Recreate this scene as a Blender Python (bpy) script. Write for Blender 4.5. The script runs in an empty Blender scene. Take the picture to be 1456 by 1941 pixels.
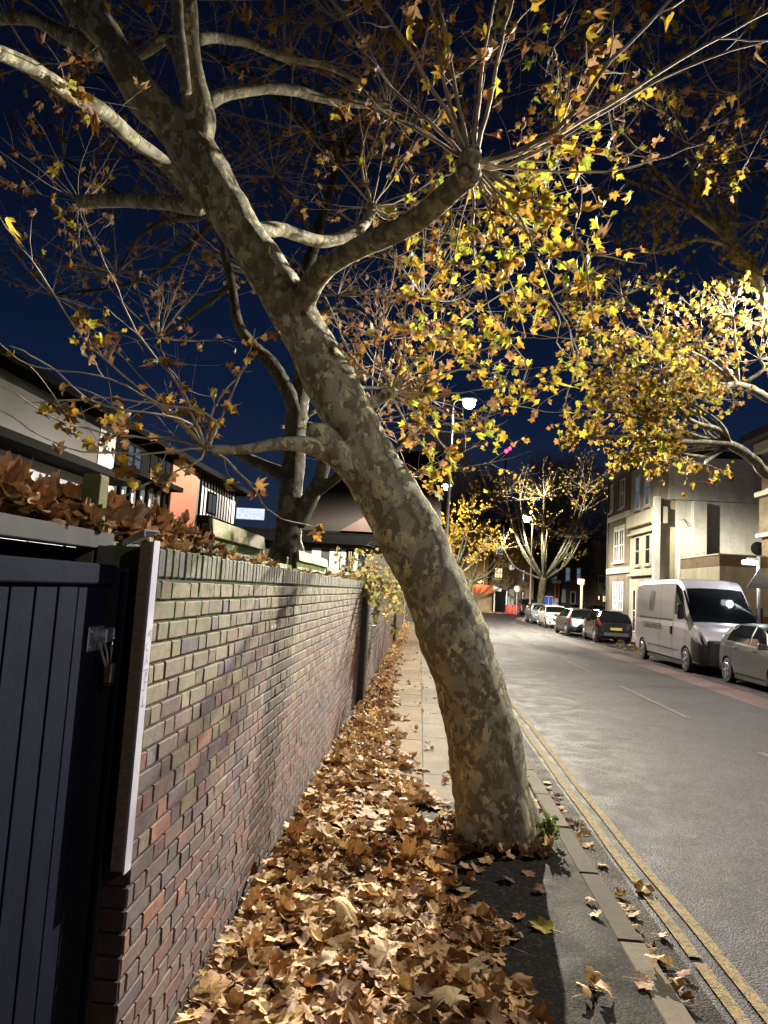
import bpy, bmesh, math, random
import numpy as np
from mathutils import Vector, Matrix
from mathutils import noise as mnoise
random.seed(7); rng = np.random.default_rng(7)
sc = bpy.context.scene
COL = bpy.data.collections.new("street"); sc.collection.children.link(COL)
R = math.radians
# ------------------------------------------------------------------ camera
FOC = 1345.0; HCAM = 1.78
def _ray(px, py): return np.array([(px-728)/FOC, (970.5-py)/FOC, 1.0])
_dY = _ray(797,1121); _dY /= np.linalg.norm(_dY)
_up = np.cross(_dY, _ray(1797,1178)); _up /= np.linalg.norm(_up)
if _up[1] < 0: _up = -_up
_X = np.cross(_up, _dY)
if _X[0] < 0: _X = -_X
CM = np.array([_X, _dY, _up])            # camera (right, up, forward) -> world
def at(px, py, y):                        # world point at depth y seen at that pixel of the survey photo
    d = CM @ _ray(px, py); d = d*(y/d[1]); return Vector((d[0], d[1], d[2]+HCAM))
def on_ground(px, py, z=0.0):
    d = CM @ _ray(px, py); d = d*((z-HCAM)/d[2]); return Vector((d[0], d[1], z))
cam = bpy.data.cameras.new("camera"); camo = bpy.data.objects.new("camera", cam)
r_ = Vector(CM @ np.array([1,0,0.])); u_ = Vector(CM @ np.array([0,1,0.])); f_ = Vector(CM @ np.array([0,0,1.]))
camo.matrix_world = Matrix(((r_.x,u_.x,-f_.x,0),(r_.y,u_.y,-f_.y,0),(r_.z,u_.z,-f_.z,HCAM),(0,0,0,1)))
cam.sensor_fit = 'VERTICAL'; cam.sensor_height = 24.0; cam.lens = 24.0*FOC/1941.0
cam.clip_start = 0.05; cam.clip_end = 1500
COL.objects.link(camo); sc.camera = camo
# ------------------------------------------------------------------ helpers
ORG = {}
def mark(o, label=None, cat=None, group=None, kind=None):
    if label: o['label'] = label
    if cat: o['category'] = cat
    if group: o['group'] = group
    if kind: o['kind'] = kind
    return o
def thing(name, label, cat, loc=(0,0,0), rz=0.0, group=None):
    o = bpy.data.objects.new(name, None); COL.objects.link(o)
    o.empty_display_size = 0.1
    o.location = loc; o.rotation_euler = (0,0,rz)
    mark(o, label, cat, group); ORG[o.name] = Vector(loc) if rz == 0 else Vector((0,0,0))
    return o
def local_thing(*a, **k):
    o = thing(*a, **k); ORG[o.name] = Vector((0,0,0)); return o
def link_mesh(name, me, parent=None):
    o = bpy.data.objects.new(name, me); COL.objects.link(o)
    if parent is not None:
        o.parent = parent; ORG[o.name] = ORG.get(parent.name, Vector((0,0,0)))
    else: ORG[o.name] = Vector((0,0,0))
    return o
class MB:
    def __init__(s): s.v=[]; s.f=[]; s.m=[]; s.c=[]
    def add(s, vs, fs, m=0, c=(1,1,1)):
        n=len(s.v); s.v.extend([tuple(v) for v in vs])
        for f in fs: s.f.append(tuple(i+n for i in f)); s.m.append(m); s.c.append(c)
        return s
    def box(s, a, b, m=0, c=(1,1,1), mat=None):
        x0,y0,z0=a; x1,y1,z1=b
        vs=[(x0,y0,z0),(x1,y0,z0),(x1,y1,z0),(x0,y1,z0),(x0,y0,z1),(x1,y0,z1),(x1,y1,z1),(x0,y1,z1)]
        if mat is not None: vs=[tuple(mat @ Vector(v)) for v in vs]
        return s.add(vs,[(0,3,2,1),(4,5,6,7),(0,1,5,4),(1,2,6,5),(2,3,7,6),(3,0,4,7)],m,c)
    def bevbox(s, a, b, bv=0.01, m=0, c=(1,1,1), mat=None):
        x0,y0,z0=a; x1,y1,z1=b
        vs=[]; 
        for z,i in ((z0,bv),(z0+bv,0),(z1-bv,0),(z1,bv)):
            for (x,y,sx,sy) in ((x0,y0,1,1),(x1,y0,-1,1),(x1,y1,-1,-1),(x0,y1,1,-1)):
                k=i
                if k>0: vs+= [(x+sx*(bv+k*.0),y+sy*bv,z)]*2
                else: vs+= [(x+sx*bv,y,z),(x,y+sy*bv,z)] if sx*sy<0 else [(x,y+sy*bv,z),(x+sx*bv,y,z)]
        if mat is not None: vs=[tuple(mat @ Vector(v)) for v in vs]
        fs=[]
        for l in range(3):
            for k in range(8):
                a_=l*8+k; b_=l*8+(k+1)%8; fs.append((a_,b_,b_+8,a_+8))
        fs.append((0,6,4,2)); fs.append((24,26,28,30))
        return s.add(vs,fs,m,c)
    def tube(s, pts, rads, n=8, m=0, c=(1,1,1), cap=True, jit=0.0, lump=None):
        P=np.array([tuple(p) for p in pts],float); k=len(P)
        if np.isscalar(rads): rads=[rads]*k
        T=np.zeros_like(P); T[1:-1]=P[2:]-P[:-2]; T[0]=P[1]-P[0]; T[-1]=P[-1]-P[-2]
        T/= (np.linalg.norm(T,axis=1)[:,None]+1e-9)
        ref=np.array([0,0,1.]) if abs(T[0][2])<.9 else np.array([1.,0,0])
        U=ref-T[0]*ref.dot(T[0]); U/=np.linalg.norm(U)
        ang=np.arange(n)*2*math.pi/n; base=len(s.v)
        for i in range(k):
            U=U-T[i]*U.dot(T[i]); U/=np.linalg.norm(U)+1e-9; W=np.cross(T[i],U)
            rr=rads[i]
            for a in ang:
                q=rr*(1+ (rng.uniform(-jit,jit) if jit else 0))
                dr=math.cos(a)*U+math.sin(a)*W
                if lump:
                    z_=Vector(P[i]+q*dr); q*=1+lump*(.9*mnoise.noise(z_*3.2)+.45*mnoise.noise(z_*9)+.22*mnoise.noise(z_*24))
                s.v.append(tuple(P[i]+q*dr))
        for i in range(k-1):
            for j in range(n):
                a=base+i*n+j; b=base+i*n+(j+1)%n
                s.f.append((a,b,b+n,a+n)); s.m.append(m); s.c.append(c)
        if cap:
            s.f.append(tuple(base+j for j in range(n))[::-1]); s.m.append(m); s.c.append(c)
            s.f.append(tuple(base+(k-1)*n+j for j in range(n))); s.m.append(m); s.c.append(c)
        return s
    def lathe(s, prof, axis_o, axis='z', n=24, m=0, c=(1,1,1)):
        base=len(s.v)
        for (r,h) in prof:
            for j in range(n):
                a=2*math.pi*j/n; p=(r*math.cos(a), r*math.sin(a), h)
                if axis=='x': p=(h, p[0], p[1])
                elif axis=='y': p=(p[1], h, p[0])
                s.v.append((axis_o[0]+p[0],axis_o[1]+p[1],axis_o[2]+p[2]))
        for i in range(len(prof)-1):
            for j in range(n):
                a=base+i*n+j; b=base+i*n+(j+1)%n
                s.f.append((a,b,b+n,a+n)); s.m.append(m); s.c.append(c)
        s.f.append(tuple(base+j for j in range(n))[::-1]); s.m.append(m); s.c.append(c)
        s.f.append(tuple(base+(len(prof)-1)*n+j for j in range(n))); s.m.append(m); s.c.append(c)
        return s
    def prism(s, poly, z0, z1, m=0, c=(1,1,1)):      # poly in xy
        n=len(poly); vs=[(x,y,z0) for x,y in poly]+[(x,y,z1) for x,y in poly]
        fs=[tuple(range(n))[::-1], tuple(range(n,2*n))]+[(i,(i+1)%n,(i+1)%n+n,i+n) for i in range(n)]
        return s.add(vs,fs,m,c)
    def prism_axis(s, poly, a0, a1, axis, m=0, c=(1,1,1)):   # poly in the two other axes
        n=len(poly)
        def P(u,w,a): return (a,u,w) if axis=='x' else (u,a,w)
        vs=[P(u,w,a0) for u,w in poly]+[P(u,w,a1) for u,w in poly]
        fs=[tuple(range(n))[::-1], tuple(range(n,2*n))]+[(i,(i+1)%n,(i+1)%n+n,i+n) for i in range(n)]
        return s.add(vs,fs,m,c)
    def build(s, name, mats, parent=None, smooth=False):
        me=bpy.data.meshes.new(name)
        o=link_mesh(name, me, parent); off=ORG[o.name]
        vs=[(v[0]-off.x,v[1]-off.y,v[2]-off.z) for v in s.v]
        me.from_pydata(vs,[],s.f)
        if not isinstance(mats,(list,tuple)): mats=[mats]
        for mm in mats: me.materials.append(mm)
        me.polygons.foreach_set('material_index', s.m)
        if any(cc!=(1,1,1) for cc in s.c):
            ca=me.color_attributes.new('Col','FLOAT_COLOR','CORNER')
            arr=[]
            for f,cc in zip(s.f,s.c): arr.extend([cc[0],cc[1],cc[2],1.0]*len(f))
            ca.data.foreach_set('color',arr)
        if smooth: me.polygons.foreach_set('use_smooth',[True]*len(s.f))
        me.update(); return o
def np_mesh(name, V, F, mats, colors=None, parent=None, smooth=False):
    """V (n,3), F (m,3) triangles; colors per vertex"""
    me=bpy.data.meshes.new(name); o=link_mesh(name, me, parent); off=ORG[o.name]
    V=V-np.array([off.x,off.y,off.z])
    me.vertices.add(len(V)); me.vertices.foreach_set('co',V.astype(np.float32).ravel())
    me.loops.add(F.size); me.loops.foreach_set('vertex_index',F.astype(np.int32).ravel())
    me.polygons.add(len(F)); me.polygons.foreach_set('loop_start',np.arange(0,F.size,3,dtype=np.int32))
    me.polygons.foreach_set('loop_total',np.full(len(F),3,dtype=np.int32))
    if smooth: me.polygons.foreach_set('use_smooth',[True]*len(F))
    if not isinstance(mats,(list,tuple)): mats=[mats]
    for mm in mats: me.materials.append(mm)
    if colors is not None:
        ca=me.color_attributes.new('Col','FLOAT_COLOR','POINT')
        c4=np.ones((len(V),4),np.float32); c4[:,:3]=colors; ca.data.foreach_set('color',c4.ravel())
    me.update(calc_edges=True); me.validate(); return o
# ------------------------------------------------------------------ materials
def new_mat(name):
    m=bpy.data.materials.new(name); m.use_nodes=True; nt=m.node_tree
    return m, nt, nt.nodes['Principled BSDF'], nt.nodes['Material Output']
def N(nt, t, **kw):
    n=nt.nodes.new(t)
    for k,v in kw.items():
        if k in n.inputs: n.inputs[k].default_value=v
        else: setattr(n,k,v)
    return n
def ramp(nt, fac, stops, interp='LINEAR'):
    n=nt.nodes.new('ShaderNodeValToRGB'); n.color_ramp.interpolation=interp
    e=n.color_ramp.elements
    while len(e)<len(stops): e.new(0.5)
    for el,(p,c) in zip(e,stops): el.position=p; el.color=(c[0],c[1],c[2],1) if len(c)==3 else c
    nt.links.new(fac,n.inputs[0]); return n.outputs[0]
def mix(nt, fac, a, b, mode='MIX'):
    n=nt.nodes.new('ShaderNodeMix'); n.data_type='RGBA'; n.blend_type=mode
    for i,s in ((0,fac),(6,a),(7,b)):
        if isinstance(s,(int,float)): n.inputs[i].default_value=s
        elif isinstance(s,tuple): n.inputs[i].default_value=(s[0],s[1],s[2],1)
        else: nt.links.new(s,n.inputs[i])
    return n.outputs[2]
def math_(nt, op, a, b=0.0):
    n=nt.nodes.new('ShaderNodeMath'); n.operation=op
    for i,s in ((0,a),(1,b)):
        if isinstance(s,(int,float)): n.inputs[i].default_value=s
        else: nt.links.new(s,n.inputs[i])
    return n.outputs[0]
def pos(nt): return nt.nodes.new('ShaderNodeNewGeometry').outputs['Position']
def noise(nt, scale, detail=4, rough=.55, vec=None, dist=0.0):
    n=N(nt,'ShaderNodeTexNoise'); n.inputs['Scale'].default_value=scale; n.inputs['Detail'].default_value=detail
    n.inputs['Roughness'].default_value=rough; n.inputs['Distortion'].default_value=dist
    nt.links.new(vec if vec is not None else pos(nt), n.inputs['Vector']); return n
def bump(nt, bs, h, strength=.4, dist=.01):
    b=nt.nodes.new('ShaderNodeBump'); b.inputs['Strength'].default_value=strength; b.inputs['Distance'].default_value=dist
    nt.links.new(h,b.inputs['Height']); nt.links.new(b.outputs[0],bs.inputs['Normal']); return b
def simple(name, col, rough=.6, metal=0.0, var=.25, scale=6.0, bmp=0.0, bscale=60, coat=0.0, spec=None, fine=True):
    m,nt,bs,out=new_mat(name)
    bs.inputs['Roughness'].default_value=rough; bs.inputs['Metallic'].default_value=metal
    if coat: bs.inputs['Coat Weight'].default_value=coat; bs.inputs['Coat Roughness'].default_value=.05
    if spec is not None: bs.inputs['Specular IOR Level'].default_value=spec
    tc=nt.nodes.new('ShaderNodeTexCoord').outputs['Object']
    n=noise(nt,scale,5,.6,tc)
    lo=tuple(x*(1-var) for x in col); hi=tuple(min(1,x*(1+var)) for x in col)
    nt.links.new(ramp(nt,n.outputs[0],[(.3,lo),(.7,hi)]),bs.inputs['Base Color'])
    if bmp>0: bump(nt,bs,noise(nt,bscale,4,.6,tc).outputs[0],bmp,.005)
    return m
def emit(name, col, strength):
    m,nt,bs,out=new_mat(name); nt.nodes.remove(bs)
    e=nt.nodes.new('ShaderNodeEmission'); e.inputs[1].default_value=strength
    n=noise(nt,3.0,2); nt.links.new(ramp(nt,n.outputs[0],[(.3,tuple(x*.75 for x in col)),(.7,col)]),e.inputs[0])
    nt.links.new(e.outputs[0],out.inputs[0]); return m
def colattr(nt):
    a=nt.nodes.new('ShaderNodeAttribute'); a.attribute_name='Col'; return a.outputs['Color']
M={}
# asphalt of the carriageway
def asphalt(name, base, grain, bstr, spec=.12):
    m,nt,bs,out=new_mat(name)
    p=pos(nt)
    v=N(nt,'ShaderNodeTexVoronoi'); v.inputs['Scale'].default_value=75; nt.links.new(p,v.inputs['Vector'])
    v2=N(nt,'ShaderNodeTexVoronoi'); v2.inputs['Scale'].default_value=150; nt.links.new(p,v2.inputs['Vector'])
    big=noise(nt,.35,4,.6); mid=noise(nt,3.5,5,.6)
    sp=nt.nodes.new('ShaderNodeSeparateColor'); nt.links.new(v.outputs['Color'],sp.inputs[0])
    stone=ramp(nt,sp.outputs[0],[(0,tuple(x*(1-grain) for x in base)),(.7,base),(.93,tuple(x*(1+grain) for x in base)),(1,tuple(x*(1+2.6*grain) for x in base))])
    c=mix(nt,.55,stone,ramp(nt,mid.outputs[0],[(.3,(.55,.55,.55)),(.7,(1.35,1.35,1.35))]),'MULTIPLY')
    c=mix(nt,.6,c,ramp(nt,big.outputs[0],[(.35,(.55,.54,.54)),(.62,(1.25,1.25,1.27))]),'MULTIPLY')
    nt.links.new(c,bs.inputs['Base Color'])
    nt.links.new(ramp(nt,mid.outputs[0],[(.3,(.62,)*3),(.7,(.85,)*3)]),bs.inputs['Roughness'])
    bs.inputs['Specular IOR Level'].default_value=spec
    h=math_(nt,'SUBTRACT',1.0,v.outputs['Distance']); h2=math_(nt,'MULTIPLY',v2.outputs['Distance'],-.4)
    bump(nt,bs,math_(nt,'ADD',h,h2),bstr,.006)
    return m
M['asphalt']=asphalt('asphalt',(.042,.038,.045),.45,.6)
M['tarmac']=asphalt('tarmac',(.020,.0175,.0145),.6,.28,.03)
M['channel']=asphalt('channel',(.030,.023,.017),.5,.6,.04)
M['pink']=asphalt('pink_surface',(.11,.070,.068),.4,.7)
M['ground']=simple('earth',(.05,.045,.035),.95,var=.4,scale=.8,bmp=.5)
def slabmat(name, base, sx, sy, ox=0, oy=0):
    m,nt,bs,out=new_mat(name)
    n1=noise(nt,1.6,5,.65); n2=noise(nt,26,5,.7); n3=noise(nt,140,2,.6)
    c=ramp(nt,n1.outputs[0],[(.3,tuple(x*.72 for x in base)),(.7,tuple(x*1.2 for x in base))])
    c=mix(nt,.5,c,ramp(nt,n2.outputs[0],[(.3,(.6,.58,.55)),(.7,(1.3,1.3,1.3))]),'MULTIPLY')
    c=mix(nt,.55,c,colattr(nt),'MULTIPLY')
    nt.links.new(c,bs.inputs['Base Color']); bs.inputs['Roughness'].default_value=.92; bs.inputs['Specular IOR Level'].default_value=.12
    bump(nt,bs,math_(nt,'ADD',n2.outputs[0],n3.outputs[0]),.35,.006); return m
M['slab']=slabmat('paving',(.22,.165,.11),.9,.6)
M['conc']=slabmat('concrete',(.20,.17,.135),.9,.6)
M['kerb']=slabmat('kerbstone',(.13,.11,.085),.9,.2)
def paint(name, col, wear):
    m,nt,bs,out=new_mat(name)
    v=N(nt,'ShaderNodeTexVoronoi'); v.inputs['Scale'].default_value=75; nt.links.new(pos(nt),v.inputs['Vector'])
    n=noise(nt,22,6,.75); s=math_(nt,'ADD',math_(nt,'MULTIPLY',v.outputs['Distance'],.25),n.outputs[0])
    c=ramp(nt,s,[(wear,tuple(x*1.05 for x in col)),(wear+.18,(.07,.065,.06))])
    c=mix(nt,.4,c,ramp(nt,noise(nt,5,4).outputs[0],[(.3,(.6,.6,.6)),(.7,(1.2,1.2,1.2))]),'MULTIPLY')
    nt.links.new(c,bs.inputs['Base Color']); bs.inputs['Roughness'].default_value=.9; bs.inputs['Specular IOR Level'].default_value=.08
    bump(nt,bs,v.outputs['Distance'],.5,.004); return m
M['yellow']=paint('yellow_paint',(.25,.19,.10),.60)
M['white_line']=paint('white_line',(.20,.19,.19),.50)
# bricks
m,nt,bs,out=new_mat('brick')
c=mix(nt,1.0,colattr(nt),(.53,.50,.51),'MULTIPLY')
n1=noise(nt,35,6,.7); n2=noise(nt,220,3,.6)
c=mix(nt,.75,c,ramp(nt,n1.outputs[0],[(.28,(.28,.26,.25)),(.5,(.92,.92,.92)),(.75,(1.3,1.28,1.25))]),'MULTIPLY')
sep=nt.nodes.new('ShaderNodeSeparateXYZ'); nt.links.new(pos(nt),sep.inputs[0])
stain=noise(nt,2.2,5,.65)
c=mix(nt,.55,c,ramp(nt,stain.outputs[0],[(.33,(.34,.32,.34)),(.6,(1.02,1.02,1.02))]),'MULTIPLY')
mz=math_(nt,'MULTIPLY',math_(nt,'SUBTRACT',sep.outputs[2],1.45),4.2)
mossf=math_(nt,'MULTIPLY',math_(nt,'MAXIMUM',mz,0.0),ramp(nt,noise(nt,14,5,.7).outputs[0],[(.50,(0,0,0)),(.60,(1,1,1))]))
mossf=math_(nt,'MINIMUM',mossf,.85)
c=mix(nt,mossf,c,(.07,.10,.018))
nt.links.new(c,bs.inputs['Base Color']); bs.inputs['Roughness'].default_value=.9
bump(nt,bs,math_(nt,'ADD',n1.outputs[0],math_(nt,'MULTIPLY',n2.outputs[0],.5)),.55,.006)
M['brick']=m
m,nt,bs,out=new_mat('mortar')
sep=nt.nodes.new('ShaderNodeSeparateXYZ'); nt.links.new(pos(nt),sep.inputs[0])
mz=math_(nt,'MULTIPLY',math_(nt,'SUBTRACT',sep.outputs[2],.9),1.6)
mf=math_(nt,'MINIMUM',math_(nt,'MULTIPLY',math_(nt,'MAXIMUM',mz,0.0),ramp(nt,noise(nt,9,5,.7).outputs[0],[(.38,(0,0,0)),(.6,(1,1,1))])),1.0)
c=mix(nt,mf,ramp(nt,noise(nt,12,5).outputs[0],[(.3,(.045,.038,.032)),(.7,(.12,.10,.08))]),(.045,.075,.012))
nt.links.new(c,bs.inputs['Base Color']); bs.inputs['Roughness'].default_value=.95
bump(nt,bs,noise(nt,90,4).outputs[0],.6,.006); M['mortar']=m
def farbrick(name, c1, c2, mort, scale=1.0):
    m,nt,bs,out=new_mat(name)
    sep=nt.nodes.new('ShaderNodeSeparateXYZ'); nt.links.new(pos(nt),sep.inputs[0])
    cmb=nt.nodes.new('ShaderNodeCombineXYZ'); nt.links.new(math_(nt,'ADD',sep.outputs[0],sep.outputs[1]),cmb.inputs[0]); nt.links.new(sep.outputs[2],cmb.inputs[1])
    b=nt.nodes.new('ShaderNodeTexBrick'); nt.links.new(cmb.outputs[0],b.inputs['Vector'])
    b.inputs['Scale'].default_value=scale; b.inputs['Color1'].default_value=(*c1,1); b.inputs['Color2'].default_value=(*c2,1); b.inputs['Mortar'].default_value=(*mort,1)
    b.inputs['Mortar Size'].default_value=.010; b.inputs['Brick Width'].default_value=.225; b.inputs['Row Height'].default_value=.075
    c=mix(nt,.8,b.outputs[0],ramp(nt,noise(nt,1.1,6,.7).outputs[0],[(.3,(.6,.58,.56)),(.7,(1.25,1.25,1.2))]),'MULTIPLY')
    nt.links.new(c,bs.inputs['Base Color']); bs.inputs['Roughness'].default_value=.9
    bump(nt,bs,b.outputs['Fac'],.3,-.005); return m
M['stock']=farbrick('stock_brick',(.13,.095,.05),(.075,.055,.032),(.12,.10,.075))
M['brownbrick']=farbrick('brown_brick',(.19,.13,.075),(.12,.083,.05),(.11,.09,.065))
M['darkbrick']=farbrick('dark_brick',(.07,.062,.055),(.045,.04,.036),(.06,.055,.05))
M['redbrick']=farbrick('red_brick',(.21,.075,.04),(.14,.05,.03),(.14,.11,.09))
# bark of the plane trees: flaking patches
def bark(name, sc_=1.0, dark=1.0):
    m,nt,bs,out=new_mat(name)
    p=pos(nt)
    mp=nt.nodes.new('ShaderNodeMapping'); mp.inputs['Scale'].default_value=(1,1,.62); nt.links.new(p,mp.inputs[0])
    w=noise(nt,9*sc_,5,.7,mp.outputs[0]); 
    ad=nt.nodes.new('ShaderNodeVectorMath'); ad.operation='MULTIPLY_ADD'
    nt.links.new(w.outputs['Color'],ad.inputs[0]); ad.inputs[1].default_value=(.16/sc_,)*3; nt.links.new(mp.outputs[0],ad.inputs[2])
    def cells(s, seed):
        v=N(nt,'ShaderNodeTexVoronoi'); v.inputs['Scale'].default_value=s
        a=nt.nodes.new('ShaderNodeVectorMath'); a.operation='ADD'; nt.links.new(ad.outputs[0],a.inputs[0]); a.inputs[1].default_value=(seed,seed*.7,0)
        nt.links.new(a.outputs[0],v.inputs['Vector'])
        s_=nt.nodes.new('ShaderNodeSeparateColor'); nt.links.new(v.outputs['Color'],s_.inputs[0]); return v, s_.outputs[0]
    v1,f1=cells(11*sc_,0); v2,f2=cells(22*sc_,3.3)
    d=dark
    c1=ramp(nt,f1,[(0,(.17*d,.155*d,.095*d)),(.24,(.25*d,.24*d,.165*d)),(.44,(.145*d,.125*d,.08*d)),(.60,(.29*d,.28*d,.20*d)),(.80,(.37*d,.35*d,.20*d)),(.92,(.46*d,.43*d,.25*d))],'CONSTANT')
    c2=ramp(nt,f2,[(0,(.15*d,.135*d,.08*d)),(.35,(.25*d,.24*d,.17*d)),(.62,(.14*d,.115*d,.075*d)),(.80,(.27*d,.26*d,.19*d)),(.90,(.46*d,.43*d,.25*d))],'CONSTANT')
    c=mix(nt,ramp(nt,noise(nt,5*sc_,3).outputs[0],[(.47,(0,0,0)),(.52,(1,1,1))]),c1,c2)
    fine=noise(nt,70*sc_,5,.7)
    c=mix(nt,.6,c,ramp(nt,fine.outputs[0],[(.3,(.6,.57,.52)),(.7,(1.3,1.3,1.3))]),'MULTIPLY')
    big=noise(nt,2.2,4,.6)
    c=mix(nt,ramp(nt,big.outputs[0],[(.54,(0,0,0)),(.68,(.45,.45,.45))]),c,(.13*d,.09*d,.06*d))
    nt.links.new(c,bs.inputs['Base Color']); bs.inputs['Roughness'].default_value=.85
    bs.inputs['Specular IOR Level'].default_value=.25
    h=math_(nt,'ADD',math_(nt,'MULTIPLY',f1,.7),math_(nt,'ADD',math_(nt,'MULTIPLY',f2,.35),math_(nt,'MULTIPLY',fine.outputs[0],.45)))
    bump(nt,bs,h,.9,.014); return m
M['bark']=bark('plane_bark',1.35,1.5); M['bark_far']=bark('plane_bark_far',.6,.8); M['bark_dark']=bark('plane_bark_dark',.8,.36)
M['twig']=simple('twig_bark',(.38,.31,.21),.8,var=.4,scale=5)
M['twig_bg']=simple('bare_twig',(.50,.38,.33),.9,var=.3,scale=1)
def leafmat(name, trans, rough=.55):
    m,nt,bs,out=new_mat(name)
    c=colattr(nt)
    n=noise(nt,45,5,.7); n2=noise(nt,14,3)
    c=mix(nt,.7,c,ramp(nt,n.outputs[0],[(.3,(.55,.48,.4)),(.55,(1,1,1)),(.75,(1.3,1.3,1.25))]),'MULTIPLY')
    c=mix(nt,.5,c,ramp(nt,n2.outputs[0],[(.3,(.7,.62,.5)),(.7,(1.2,1.2,1.2))]),'MULTIPLY')
    nt.links.new(c,bs.inputs['Base Color']); bs.inputs['Roughness'].default_value=rough
    bs.inputs['Specular IOR Level'].default_value=.25
    bump(nt,bs,n.outputs[0],.5,.004)
    t=nt.nodes.new('ShaderNodeBsdfTranslucent'); nt.links.new(c,t.inputs[0])
    mx=nt.nodes.new('ShaderNodeMixShader'); mx.inputs[0].default_value=trans
    nt.links.new(bs.outputs[0],mx.inputs[1]); nt.links.new(t.outputs[0],mx.inputs[2]); nt.links.new(mx.outputs[0],out.inputs[0])
    return m
M['leaf']=leafmat('autumn_leaf',.5); M['litter']=leafmat('dry_leaf',.15,.75)
M['grass']=leafmat('weed_leaf',.4)
def mosswood(name, base, moss, amt):
    m,nt,bs,out=new_mat(name)
    p=pos(nt); mp=nt.nodes.new('ShaderNodeMapping'); mp.inputs['Scale'].default_value=(8,1.2,14); nt.links.new(p,mp.inputs[0])
    g=noise(nt,6,6,.7,mp.outputs[0],.6)
    c=ramp(nt,g.outputs[0],[(.3,tuple(x*.6 for x in base)),(.7,tuple(x*1.25 for x in base))])
    f=ramp(nt,noise(nt,5,5,.65).outputs[0],[(.5-amt,(0,0,0)),(.62-amt,(1,1,1))])
    c=mix(nt,math_(nt,'MULTIPLY',f,.8),c,moss)
    nt.links.new(c,bs.inputs['Base Color']); bs.inputs['Roughness'].default_value=.9
    bump(nt,bs,g.outputs[0],.5,.006); return m
M['fencewood']=mosswood('mossy_fence_wood',(.33,.29,.16),(.13,.17,.04),.02)
M['fencemoss']=mosswood('green_fence_wood',(.22,.22,.10),(.07,.12,.02),.15)
M['postwood']=mosswood('old_post_wood',(.16,.13,.07),(.07,.11,.02),.05)
M['battenwood']=mosswood('brown_batten_wood',(.21,.145,.09),(.13,.095,.06),.0)
M['white']=simple('white_paint',(.42,.41,.47),.5,var=.08,scale=14,bmp=.15,bscale=40)
M['ink']=simple('ink',(.10,.10,.16),.6,var=.1)
M['gate']=simple('navy_gate_paint',(.0055,.0075,.018),.85,spec=.12,var=.25,scale=5,bmp=.35,bscale=45)
M['gatedark']=simple('gate_post_paint',(.010,.011,.014),.7,var=.3,scale=5,bmp=.3)
M['black']=simple('black_paint',(.008,.008,.009),.6,var=.2)
M['steel']=simple('worn_steel',(.62,.62,.66),.35,.9,var=.25,scale=40,bmp=.2,bscale=90)
M['brass']=simple('brass',(.45,.36,.2),.35,.9,var=.2,scale=40)
M['grime']=simple('grey_metal',(.30,.29,.27),.6,.3,var=.25,scale=9,bmp=.2)
M['fascia_old']=simple('old_fascia',(.035,.034,.03),.8,var=.3,scale=6)
M['signback']=simple('sign_back_grey',(.05,.05,.05),.6,var=.1)
M['pole']=simple('lamp_post_paint',(.22,.21,.18),.55,.2,var=.15)
M['greyrender']=simple('grey_render',(.095,.09,.09),.9,var=.12,scale=1.3,bmp=.4,bscale=30)
M['whiterender']=simple('white_render',(.42,.42,.44),.85,var=.10,scale=2,bmp=.2)
M['orange']=simple('orange_render',(.27,.095,.055),.9,var=.1,scale=2,bmp=.3,bscale=30)
M['pinkrender']=simple('pink_render',(.055,.033,.028),.9,var=.12,scale=2)
def creammat(name,base,streak):
    m,nt,bs,out=new_mat(name)
    mp=nt.nodes.new('ShaderNodeMapping'); mp.inputs['Scale'].default_value=(1.5,1.5,.35); nt.links.new(pos(nt),mp.inputs[0])
    n=noise(nt,1.2,6,.7,mp.outputs[0]); n2=noise(nt,5,5,.7)
    c=ramp(nt,n.outputs[0],[(.3,tuple(x*(1-streak) for x in base)),(.65,base)])
    c=mix(nt,.4,c,ramp(nt,n2.outputs[0],[(.3,(.7,.68,.64)),(.6,(1.1,1.1,1.1))]),'MULTIPLY')
    nt.links.new(c,bs.inputs['Base Color']); bs.inputs['Roughness'].default_value=.88
    bump(nt,bs,n2.outputs[0],.3,.02); return m
M['cream']=creammat('cream_stucco',(.38,.35,.26),.35)
M['gable']=creammat('weathered_render',(.60,.585,.54),.35)
M['stone']=creammat('stone_trim',(.50,.46,.36),.25)
M['slate']=simple('roof_slate',(.03,.03,.033),.75,var=.3,scale=3,bmp=.4,bscale=12)
M['tile']=simple('clay_roof_tile',(.009,.0055,.004),.85,var=.4,scale=5,bmp=.7,bscale=14)
M['glass']=simple('window_glass',(.012,.014,.017),.08,var=.2)
M['lit_warm']=emit('lit_window_warm',(1,.78,.42),1.6)
M['lit_white']=emit('lit_window_white',(.85,.88,1.0),1.1)
_nt=M['lit_white'].node_tree; _n=[x for x in _nt.nodes if x.type=='TEX_NOISE'][0]; _mp=_nt.nodes.new('ShaderNodeMapping'); _mp.inputs['Scale'].default_value=(4,4,.5); _nt.links.new(pos(_nt),_mp.inputs[0]); _nt.links.new(_mp.outputs[0],_n.inputs['Vector'])
_r=[x for x in _nt.nodes if x.type=='VALTORGB'][0]; _r.color_ramp.elements[0].position=.42; _r.color_ramp.elements[1].position=.58; _r.color_ramp.elements[0].color=(.30,.31,.36,1)
M['lit_blue']=emit('lit_window_blue',(.30,.42,.6),.35)
M['lit_dim']=emit('lit_window_dim',(.30,.36,.42),.30)
M['blue']=simple('blue_tarpaulin',(.02,.10,.75),.5,var=.2,scale=2)
M['bulb_warm']=emit('lamp_lens_warm',(1,.90,.60),90)
M['bulb_white']=emit('lamp_lens_white',(.85,.95,1),30)
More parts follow.
